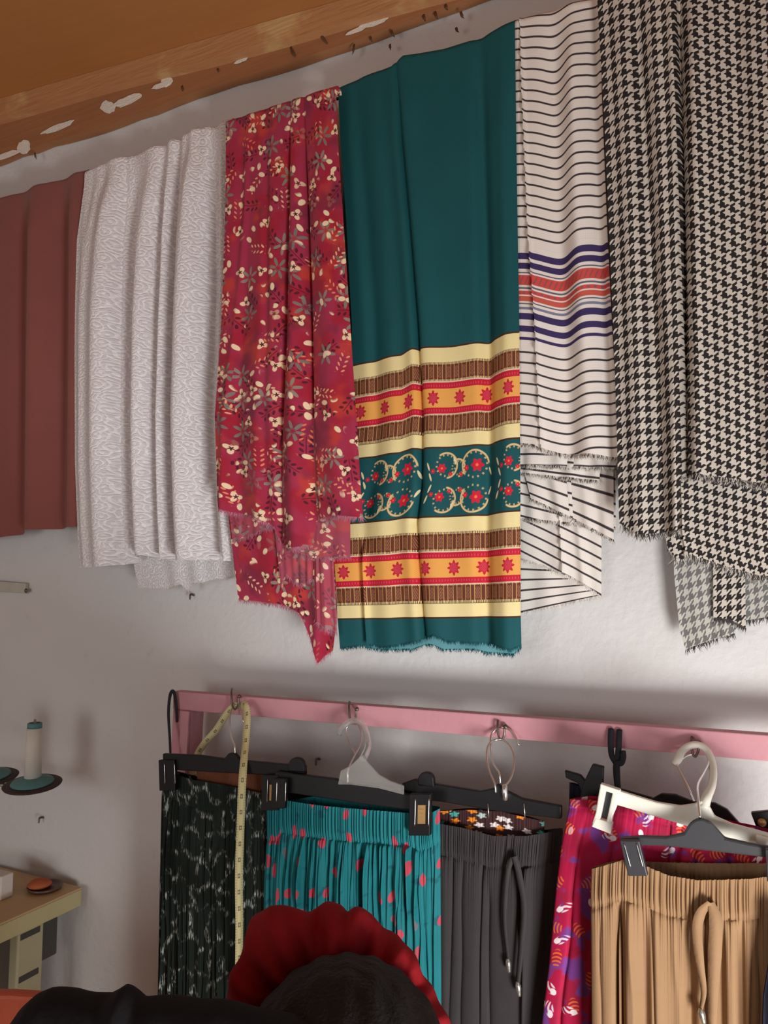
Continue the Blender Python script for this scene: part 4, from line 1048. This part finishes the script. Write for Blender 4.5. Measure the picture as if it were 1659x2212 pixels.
for xx in (lx1, TX0 + 0.08):
    lg = box('leg', (xx - 0.03, ly0, 0.04), (xx, ly1, TZ - 0.045), MAT_TLEG, tb, 0.004)
    box('foot', (xx - 0.04, TY0 + 0.05, 0.0), (xx + 0.01, TY1 - 0.04, 0.045), MAT_TLEG, lg, 0.006)
    for zz in (TZ - 0.068, TZ - 0.165, TZ - 0.255):
        ym = (ly0 + ly1) / 2
        box('leg_slot', (xx - 0.001, ym - 0.03, zz - 0.007), (xx + 0.0015, ym + 0.025, zz + 0.007), MAT_DKGREY, lg, 0.0006)
box('motor_housing', (TX1 - 0.45, TY0 + 0.04, TZ - 0.42), (lx1 - 0.06, ly0 - 0.005, TZ - 0.05), MAT_DKGREY, tb, 0.01)
box('side_block', (lx1 - 0.05, ly1 + 0.002, TZ - 0.155), (lx1 - 0.01, ly2, TZ - 0.045), MAT_DKGREY, tb, 0.004)  # plain dark grey block between leg and wall
# things on the table
pb = floor_pt(24, 1938, TZ)
bx_ = box('small_box', (pb[0] - 0.12, pb[1] - 0.03, TZ + 0.001), (pb[0], pb[1] + 0.005, TZ + 0.058), plain('white_card', (214, 206, 196), 0.6), None, 0.003)
tag(bx_, 'small white box on the sewing table top', 'box')
pd = floor_pt(97, 1913, TZ + 0.01)
ds = thing('pin_dish', (pd[0], pd[1], TZ), 'small round brown dish on the corner of the sewing table', 'dish')
lathe('dish', [(0.001, 0.001), (0.034, 0.001), (0.041, 0.006), (0.043, 0.011), (0.040, 0.011), (0.034, 0.006), (0.001, 0.006)], (pd[0], pd[1], TZ), plain('dark_brown_dish', (92, 62, 52), 0.4, 0.5), ds, 32)
lathe('pincushion', [(0.001, 0.006), (0.026, 0.008), (0.030, 0.014), (0.022, 0.022), (0.001, 0.025)], (pd[0] - 0.012, pd[1] - 0.006, TZ), plain('orange_felt', (176, 92, 56), 0.9), ds, 24)
# thread stand: pole out of view to the left, cross bar with plates and cones
MAT_STEEL = plain('grey_painted_steel', (150, 148, 142), 0.4, 0.5, 0.4)
MAT_PLATE = plain('dark_spool_pad', (62, 48, 46), 0.6)
MAT_PADTEAL = plain('teal_spool_base', (88, 132, 134), 0.55)
MAT_THREAD = mat('white_thread', lambda: ((lambda z: mixc(ss(sin_(z * 2600.0), -0.5, 0.5), lin((206, 202, 188)), lin((226, 222, 210))))(sep(NT.nodes.new('ShaderNodeNewGeometry').outputs['Position'])[2])), 0.7, 0.3)
SY = -0.16
sp = pix(70, 1694, SY)
stand_x = sp[0] - 0.36
ts = thing('thread_stand', (stand_x, SY, TZ), 'steel thread stand rising from the sewing table with a cross bar of spool plates', 'thread stand')
tube('pole', [(stand_x, SY, TZ + 0.001), (stand_x, SY, sp[2] + 0.30)], 0.008, MAT_STEEL, ts, smooth=0)
lathe('base', [(0.001, 0), (0.04, 0), (0.042, 0.006), (0.012, 0.016), (0.010, 0.03), (0.001, 0.03)], (stand_x, SY, TZ + 0.001), MAT_STEEL, ts)
tube('cross_bar', [(stand_x - 0.15, SY, sp[2] - 0.014), (sp[0] + 0.012, SY, sp[2] - 0.014)], 0.005, MAT_STEEL, ts, smooth=0)
TILT = (0.05, -0.10, 1.0)
def spool_plate(x):
    lathe('spool_plate', [(0.001, -0.004), (0.066, -0.002), (0.068, 0.001), (0.064, 0.003), (0.001, 0.002)], (x, SY, sp[2]), MAT_PLATE, ts, 40, axis=TILT)
    tube('pin', [(x, SY, sp[2] - 0.015), (x, SY, sp[2] + 0.155)], 0.003, MAT_STEEL, ts, smooth=0)
x2 = pix(-22, 1668, SY)[0]
for x in (sp[0], x2): spool_plate(x)
def spool(x, label):
    s = thing('thread_spool', (x, SY, sp[2] + 0.004), label, 'spool')
    lathe('base', [(0.001, 0.003), (0.050, 0.004), (0.048, 0.008), (0.022, 0.018), (0.001, 0.018)], (x, SY, sp[2]), MAT_PADTEAL, s, 32, axis=TILT)
    lathe('thread', [(0.001, 0.016), (0.0195, 0.016), (0.0188, 0.08), (0.0178, 0.134), (0.001, 0.134)], (x, SY, sp[2]), MAT_THREAD, s, 28)
    lathe('core_rim', [(0.001, 0.134), (0.0172, 0.134), (0.017, 0.146), (0.014, 0.147), (0.013, 0.142), (0.001, 0.141)], (x, SY, sp[2]), MAT_PADTEAL, s, 28)
spool(sp[0], 'tall white thread spool on teal base beside the pink frame')
spool(x2, 'white thread spool on the second plate of the stand, farther from the pink frame')

# small fittings on the wall
p0, p1 = pix(-60, 1252, -0.001), pix(62, 1282, -0.001)
cd = thing('wall_strip', pix(0, 1268, 0.0), 'short pale strip screwed to the wall below the maroon cloth', 'strip')
slab('strip', [(p0[0], -0.001, p0[2] + 0.002), (p1[0], -0.001, pix(62, 1260, 0)[2]), (p1[0], -0.001, p1[2]), (p0[0], -0.001, p0[2] - 0.03)], np.array([0, -0.012, 0]), plain('pale_conduit', (190, 184, 172), 0.5), cd, 0.002)
lathe('screw', [(0.001, 0), (0.006, 0), (0.006, 0.002), (0.001, 0.003)], pix(57, 1276, -0.013), MAT_NAIL, cd, 14, axis=(0, -1, 0))
for (x, y, lab) in ((419, 1286, 'small nail in the bare wall below the white brocade'), (94, 1766, 'small nail in the wall below the white thread spool'),
                    (690, 1640, 'small nail in the wall between the first two hangers')):
    q = pix(x, y, 0.0)
    o = tube('wall_nail', [q + np.array([0, 0.002, 0]), q + np.array([0.0, -0.012, 0.002]), q + np.array([0.001, -0.016, -0.010])], [0.003, 0.003, 0.002], MAT_NAIL, None, n=8)
    tag(o, lab, 'nail')

# ------------------------------------------------------------------ orange plastic chair beside the person
MAT_ORANGE = plain('orange_plastic', (196, 92, 62), 0.5, 0.4, var=0.06)
cp = pixd(20, 2150, 1.25)
ch = thing('plastic_chair', (cp[0], cp[1], 0), 'orange plastic chair beside the sewing table', 'chair')
ax = np.array([RGT[0], RGT[1], 0.0]); ay = np.array([-RGT[1], RGT[0], 0.0])
def cpt(a, b, z): return np.array([cp[0], cp[1], 0]) + ax * a + ay * b + np.array([0, 0, z])
zt = cp[2]
slab('backrest', [cpt(-0.40, 0, zt - 0.34), cpt(0.10, 0, zt - 0.34), cpt(0.13, 0, zt - 0.05), cpt(0.09, 0, zt - 0.005), cpt(0.0, 0, zt), cpt(-0.30, 0, zt), cpt(-0.41, 0, zt - 0.03)], ay * 0.025, MAT_ORANGE, ch, 0.006)
slab('seat', [cpt(-0.40, -0.40, 0.44), cpt(0.10, -0.40, 0.44), cpt(0.10, 0.02, 0.43), cpt(-0.40, 0.02, 0.43)], np.array([0, 0, 0.03]), MAT_ORANGE, ch, 0.006)
for a in (-0.38, 0.08):
    for b in (-0.37, 0.0):
        tube('leg', [cpt(a, b, 0.45), cpt(a * 1.05, b, 0.0)], 0.016, MAT_ORANGE, ch, smooth=0)
    tube('back_post', [cpt(a, 0.012, 0.44), cpt(a, 0.012, zt - 0.30)], 0.014, MAT_ORANGE, ch, smooth=0)

# ------------------------------------------------------------------ the person, bent forward with the back to the camera
MAT_TOP = plain('black_top', (24, 22, 24), 0.85, 0.2, var=0.15)
MAT_SKIN = plain('brown_skin', (92, 58, 42), 0.55, 0.35, var=0.06)
MAT_SHORTS = plain('dark_trousers', (34, 34, 40), 0.85)
def m_hair():
    n = noise(objco(), 60, 3)
    return mixc(n, lin((14, 11, 10)), lin((26, 20, 18))), noise(objco(), 220, 2), 0.002
MAT_HAIR = mat('black_braided_hair', m_hair, 0.6, 0.25)
def m_red():
    n = noise(objco(), 18, 3)
    return mixc(n, lin((118, 12, 20)), lin((150, 16, 24))), noise(objco(), 90, 3), 0.001
MAT_REDWRAP = mat('red_cloth', m_red, 0.8, 0.2)
fw = np.array([FWD[0], FWD[1], 0.0]); fw /= np.linalg.norm(fw)
rt = RGT.copy(); zz = np.array([0, 0, 1.0])
HC = pixd(745, 2392, 0.86)                             # head centre
pe = thing('person', (HC[0], HC[1], 0), 'seated person in a black top bent forward, black braided hair and ruffled red head wrap', 'person')
def pw(r, f, z): return np.array([HC[0], HC[1], 0]) + rt * r + fw * f + zz * z
hz = HC[2]
sk = {  # joint: (position, radius x, radius y)
    'pelvis': (pw(-0.06, -0.38, 0.56), 0.15), 'waist': (pw(-0.06, -0.34, 0.72), 0.135), 'chest': (pw(-0.05, -0.24, hz - 0.20), 0.145),
    'nape': (pw(-0.02, -0.10, hz - 0.09), 0.07), 'neck': (pw(0.0, -0.05, hz - 0.06), 0.06), 'headb': (pw(0.0, 0.02, hz - 0.01), 0.085), 'headf': (pw(0.0, 0.06, hz - 0.04), 0.080),
}
names = list(sk)
verts = [sk[n][0] for n in names]; rad = [sk[n][1] for n in names]
edges = [(i, i + 1) for i in range(len(names) - 1)]
def chain(start, pts):
    prev = names.index(start) if isinstance(start, str) else start
    for p, r in pts:
        verts.append(p); rad.append(r); edges.append((prev, len(verts) - 1)); prev = len(verts) - 1
    return prev
SHL = pixd(150, 2225, 0.80)                             # left shoulder joint: what the photo shows rising at the left
handL = handR = None
hands = []
for s in (-1, 1):
    if s < 0:
        sh = [(pixd(430, 2380, 0.79), 0.070), (pixd(290, 2370, 0.79), 0.066), (pixd(130, 2380, 0.80), 0.070)]
        el = sh[-1][0] + rt * -0.04 + fw * 0.16 + zz * -0.20
    else:
        sh = [(pw(0.12, -0.16, hz - 0.13), 0.072), (pw(0.19, -0.17, hz - 0.17), 0.07)]
        el = sh[-1][0] + rt * 0.05 + fw * 0.14 + zz * -0.22
    e = chain('chest', [(sh[0][0], sh[0][1])] + sh[1:])
    wr = el + fw * 0.20 + rt * (-0.10 * s) + zz * 0.06
    e = chain(e, [((sh[-1][0] + el) / 2, 0.052), (el, 0.044), ((el + wr) / 2, 0.038), (wr, 0.027)])
    hands.append((s, el, wr))
feet = []
for s in (-1, 1):
    hip = pw(-0.06 + 0.10 * s, -0.34, 0.54); kn = pw(-0.06 + 0.17 * s, 0.04, 0.52); an = pw(-0.06 + 0.17 * s, 0.0, 0.09); toe = pw(-0.06 + 0.19 * s, 0.15, 0.035)
    chain('pelvis', [(hip, 0.095), ((hip + kn) / 2, 0.082), (kn, 0.062), ((kn + an) / 2 + fw * -0.02, 0.056), (an, 0.040), (an + fw * 0.05 - zz * 0.04, 0.042), (toe, 0.032)])
# hands: palm and five fingers each
for (s, el, wr) in hands:
    d = fw * 0.9 + rt * (-0.35 * s) - zz * 0.15; d /= np.linalg.norm(d)
    sd = np.cross(d, zz); sd /= np.linalg.norm(sd)
    base = len(verts)
    idx = max(i for i in range(len(verts)) if np.allclose(verts[i], wr))
    palm = wr + d * 0.05; verts.append(palm); rad.append(0.026); edges.append((idx, len(verts) - 1)); pi_ = len(verts) - 1
    for k, (off, ln) in enumerate(((-0.028, 0.062), (-0.009, 0.075), (0.010, 0.080), (0.028, 0.072))):
        a = palm + d * 0.036 + sd * off; b = a + d * ln * 0.5 - zz * 0.004; c = b + d * ln * 0.4 - zz * 0.02
        pr = pi_
        for q, r in ((a, 0.0095), (b, 0.0085), (c, 0.007)):
            verts.append(q); rad.append(r); edges.append((pr, len(verts) - 1)); pr = len(verts) - 1
    ths = -s
    a = wr + d * 0.025 + sd * (0.030 * ths); b = a + d * 0.03 + sd * (0.020 * ths) - zz * 0.008; c = b + d * 0.026 - zz * 0.008
    pr = pi_
    for q, r in ((a, 0.0115), (b, 0.010), (c, 0.008)):
        verts.append(q); rad.append(r); edges.append((pr, len(verts) - 1)); pr = len(verts) - 1
me = bpy.data.meshes.new('body')
me.from_pydata([tuple(map(float, v)) for v in verts], edges, []); me.update()
body = bpy.data.objects.new('body', me); COL.objects.link(body); attach(body, pe)
md = body.modifiers.new('skin', 'SKIN'); md.use_smooth_shade = True
for i, sv_ in enumerate(me.skin_vertices[0].data):
    sv_.radius = (rad[i], rad[i]); sv_.use_root = (i == 0)
md2 = body.modifiers.new('subdivision', 'SUBSURF'); md2.levels = 2; md2.render_levels = 2
def m_body():
    # clothing boundaries follow the body: black top, dark trousers, skin on forearms, neck and feet
    x, y, z = sep(NT.nodes.new('ShaderNodeNewGeometry').outputs['Position'])
    f = (x - float(HC[0])) * float(fw[0]) + (y - float(HC[1])) * float(fw[1])
    n = noise(objco(), 30, 4)
    topc = mixc(n, lin((20, 18, 20)), lin((32, 29, 31)))
    c = mixc(below(z, 0.64, 0.004), topc, lin((34, 34, 42)))
    c = mixc(below(z, 0.10, 0.004), c, lin((92, 58, 42)))
    c = mixc(ss(f, 0.075, 0.08) * ss(z, 0.66, 0.67), c, lin((92, 58, 42)))
    return c
body.data.materials.append(mat('clothed_body', m_body, 0.8, 0.2))
# black top: loose cloth over the back and shoulder, bunched at the shoulder seam
sil = np.array([(-10, 2290), (20, 2214), (45, 2178), (70, 2156), (100, 2146), (150, 2147), (190, 2155), (228, 2159), (245, 2150), (262, 2138), (280, 2148), (300, 2164), (340, 2163), (400, 2166), (470, 2172), (560, 2190), (660, 2215), (800, 2240), (900, 2262), (1000, 2300), (1060, 2400)], float)
xs_ = np.linspace(-10, 1060, 140); ys_ = np.interp(xs_, sil[:, 0], sil[:, 1])
rows_ = []
for k, q in enumerate(np.linspace(-1, 1, 30)):          # from the far side of the shoulders to the near side of the back
    dep = 0.80 - 0.11 * q
    drop = 0.16 * abs(q) ** 2.2
    rip = 0.004 * np.sin(xs_ * 0.05 + 4 * q) * abs(q)
    rows_.append(np.array([pixd(x, y, 0.80) for x, y in zip(xs_, ys_)]) + fw * (dep - 0.80) - zz * (drop + rip)[:, None])
mesh_obj('black_top', np.array(rows_).reshape(-1, 3), grid_faces(30, 140), MAT_TOP, pe)
# head: one ellipsoid shaped with brow, nose and chin, bowed forward
def ellipsoid(name, c, ex, ey, ez, m, par, nu=72, nv=40, fn=None):
    th = np.linspace(0, 2 * PI, nu, endpoint=False); ph = np.linspace(0.01, PI - 0.01, nv)
    T, Ph = np.meshgrid(th, ph)
    d = np.stack([np.sin(Ph) * np.cos(T), np.sin(Ph) * np.sin(T), np.cos(Ph)], -1)
    k = np.ones_like(T) if fn is None else fn(T, Ph, d)
    q = d * k[..., None]
    P = c + q[..., :1] * ex + q[..., 1:2] * ey + q[..., 2:] * ez
    f = [tuple(x) for x in grid_faces(nv, nu, True)]
    f.append(tuple(range(nu - 1, -1, -1))); f.append(tuple(range((nv - 1) * nu, nv * nu)))
    return mesh_obj(name, P.reshape(-1, 3), f, m, par)
BOW = math.radians(58)
hf_ = fw * math.cos(BOW) - zz * math.sin(BOW)            # the way the face points
hu_ = fw * math.sin(BOW) + zz * math.cos(BOW)            # crown direction
def face(T, Ph, d):
    k = np.ones_like(T)
    fx, sx_, ux = d[..., 1], d[..., 0], d[..., 2]
    k += 0.16 * np.exp(-((sx_ / 0.13) ** 2 + ((ux + 0.12) / 0.16) ** 2)) * (fx > 0)
    k -= 0.05 * (np.exp(-(((sx_ - 0.34) / 0.15) ** 2 + ((ux - 0.08) / 0.12) ** 2)) + np.exp(-(((sx_ + 0.34) / 0.15) ** 2 + ((ux - 0.08) / 0.12) ** 2))) * (fx > 0)
    k += 0.05 * np.exp(-((sx_ / 0.25) ** 2 + ((ux + 0.52) / 0.07) ** 2)) * (fx > 0)
    return k
head = ellipsoid('head', HC, rt * 0.082, hf_ * 0.098, hu_ * 0.122, MAT_SKIN, pe, fn=face)
for s in (-1, 1):
    ellipsoid('ear', HC + rt * 0.083 * s - hu_ * 0.01, rt * 0.012, hf_ * 0.020, hu_ * 0.033, MAT_SKIN, head, 16, 10)
    ellipsoid('eye', HC + rt * 0.031 * s + hf_ * 0.083 + hu_ * 0.012, rt * 0.013, hf_ * 0.010, hu_ * 0.008, plain('eye_white', (220, 214, 206), 0.3), head, 14, 8)
# hair: braided rows running from brow to nape over crown, sides and back
def hairf(T, Ph, d):
    rows = np.cos(d[..., 0] * 24.0)
    k = 1.0 + 0.010 * rows + 0.006 * np.sin(d[..., 1] * 60 + np.round(d[..., 0] * 24 / (2 * PI)) * 2)
    f = d[..., 1]
    return k * np.where(f > 0.45, 1 - (f - 0.45) * 0.5, 1.0)
ellipsoid('hair', HC - hf_ * 0.022 + hu_ * 0.010, rt * 0.122, hf_ * 0.122, hu_ * 0.132, MAT_HAIR, pe, 160, 110, hairf)
# red wrap: ruffled ring round the crown, outline as in the photograph
WC = pixd(735, 2300, 0.93)
na, nb_ = 220, 22
ol = [(-250, 60), (-262, -60), (-240, -190), (-215, -285), (-175, -308), (-120, -300), (-85, -296), (-42, -314), (-5, -312), (8, -296), (28, -302), (70, -288), (96, -258), (128, -246), (160, -212), (182, -170), (222, -112), (245, -60), (262, 40), (200, 190), (0, 250), (-190, 190)]
oa = np.array([math.atan2(-y, x) for x, y in ol]); orad = np.array([math.hypot(x, y) for x, y in ol])
od = np.argsort(oa); oa, orad = oa[od], orad[od]
aa = np.linspace(-PI, PI, na, endpoint=False)
ro = np.interp(aa, np.concatenate([[oa[-1] - 2 * PI], oa, [oa[0] + 2 * PI]]), np.concatenate([[orad[-1]], orad, [orad[0]]])) * 0.93 / F_PX
ri = 0.100
wn = fw * 0.9 - zz * 0.43; wn /= np.linalg.norm(wn)
wu = np.cross(rt, wn); wu /= np.linalg.norm(wu)
P = []
for i, a in enumerate(aa):
    rc, rm = (ri + ro[i]) / 2, (ro[i] - ri) / 2 * (1 + 0.05 * math.sin(a * 23))
    rad_dir = rt * math.cos(a) + wu * math.sin(a)
    for j in range(nb_):
        b = 2 * PI * j / nb_
        wob = 0.012 * math.sin(a * 11 + 1.5 * math.cos(b)) + 0.005 * math.sin(a * 29)
        P.append(WC + rad_dir * (rc + rm * math.cos(b)) + wn * (0.034 * math.sin(b) + wob))
P = np.array(P)
ii = np.arange(na)[:, None]; jj = np.arange(nb_)[None, :]
fc = np.stack([ii * nb_ + jj, ((ii + 1) % na) * nb_ + jj, ((ii + 1) % na) * nb_ + (jj + 1) % nb_, ii * nb_ + (jj + 1) % nb_], -1).reshape(-1, 4)
mesh_obj('head_wrap', P, fc, MAT_REDWRAP, pe)
# stool under the person
so = pw(-0.06, -0.38, 0)
sl_ = thing('stool', so, 'plain wooden stool under the seated person', 'stool')
MAT_STOOL = plain('plain_wood', (140, 100, 66), 0.6)
box('seat', (so[0] - 0.17, so[1] - 0.17, 0.385), (so[0] + 0.17, so[1] + 0.17, 0.41), MAT_STOOL, sl_, 0.006)
for dx in (-1, 1):
    for dy in (-1, 1):
        tube('leg', [(so[0] + dx * 0.13, so[1] + dy * 0.13, 0.385), (so[0] + dx * 0.15, so[1] + dy * 0.15, 0.0)], 0.015, MAT_STOOL, sl_, smooth=0)
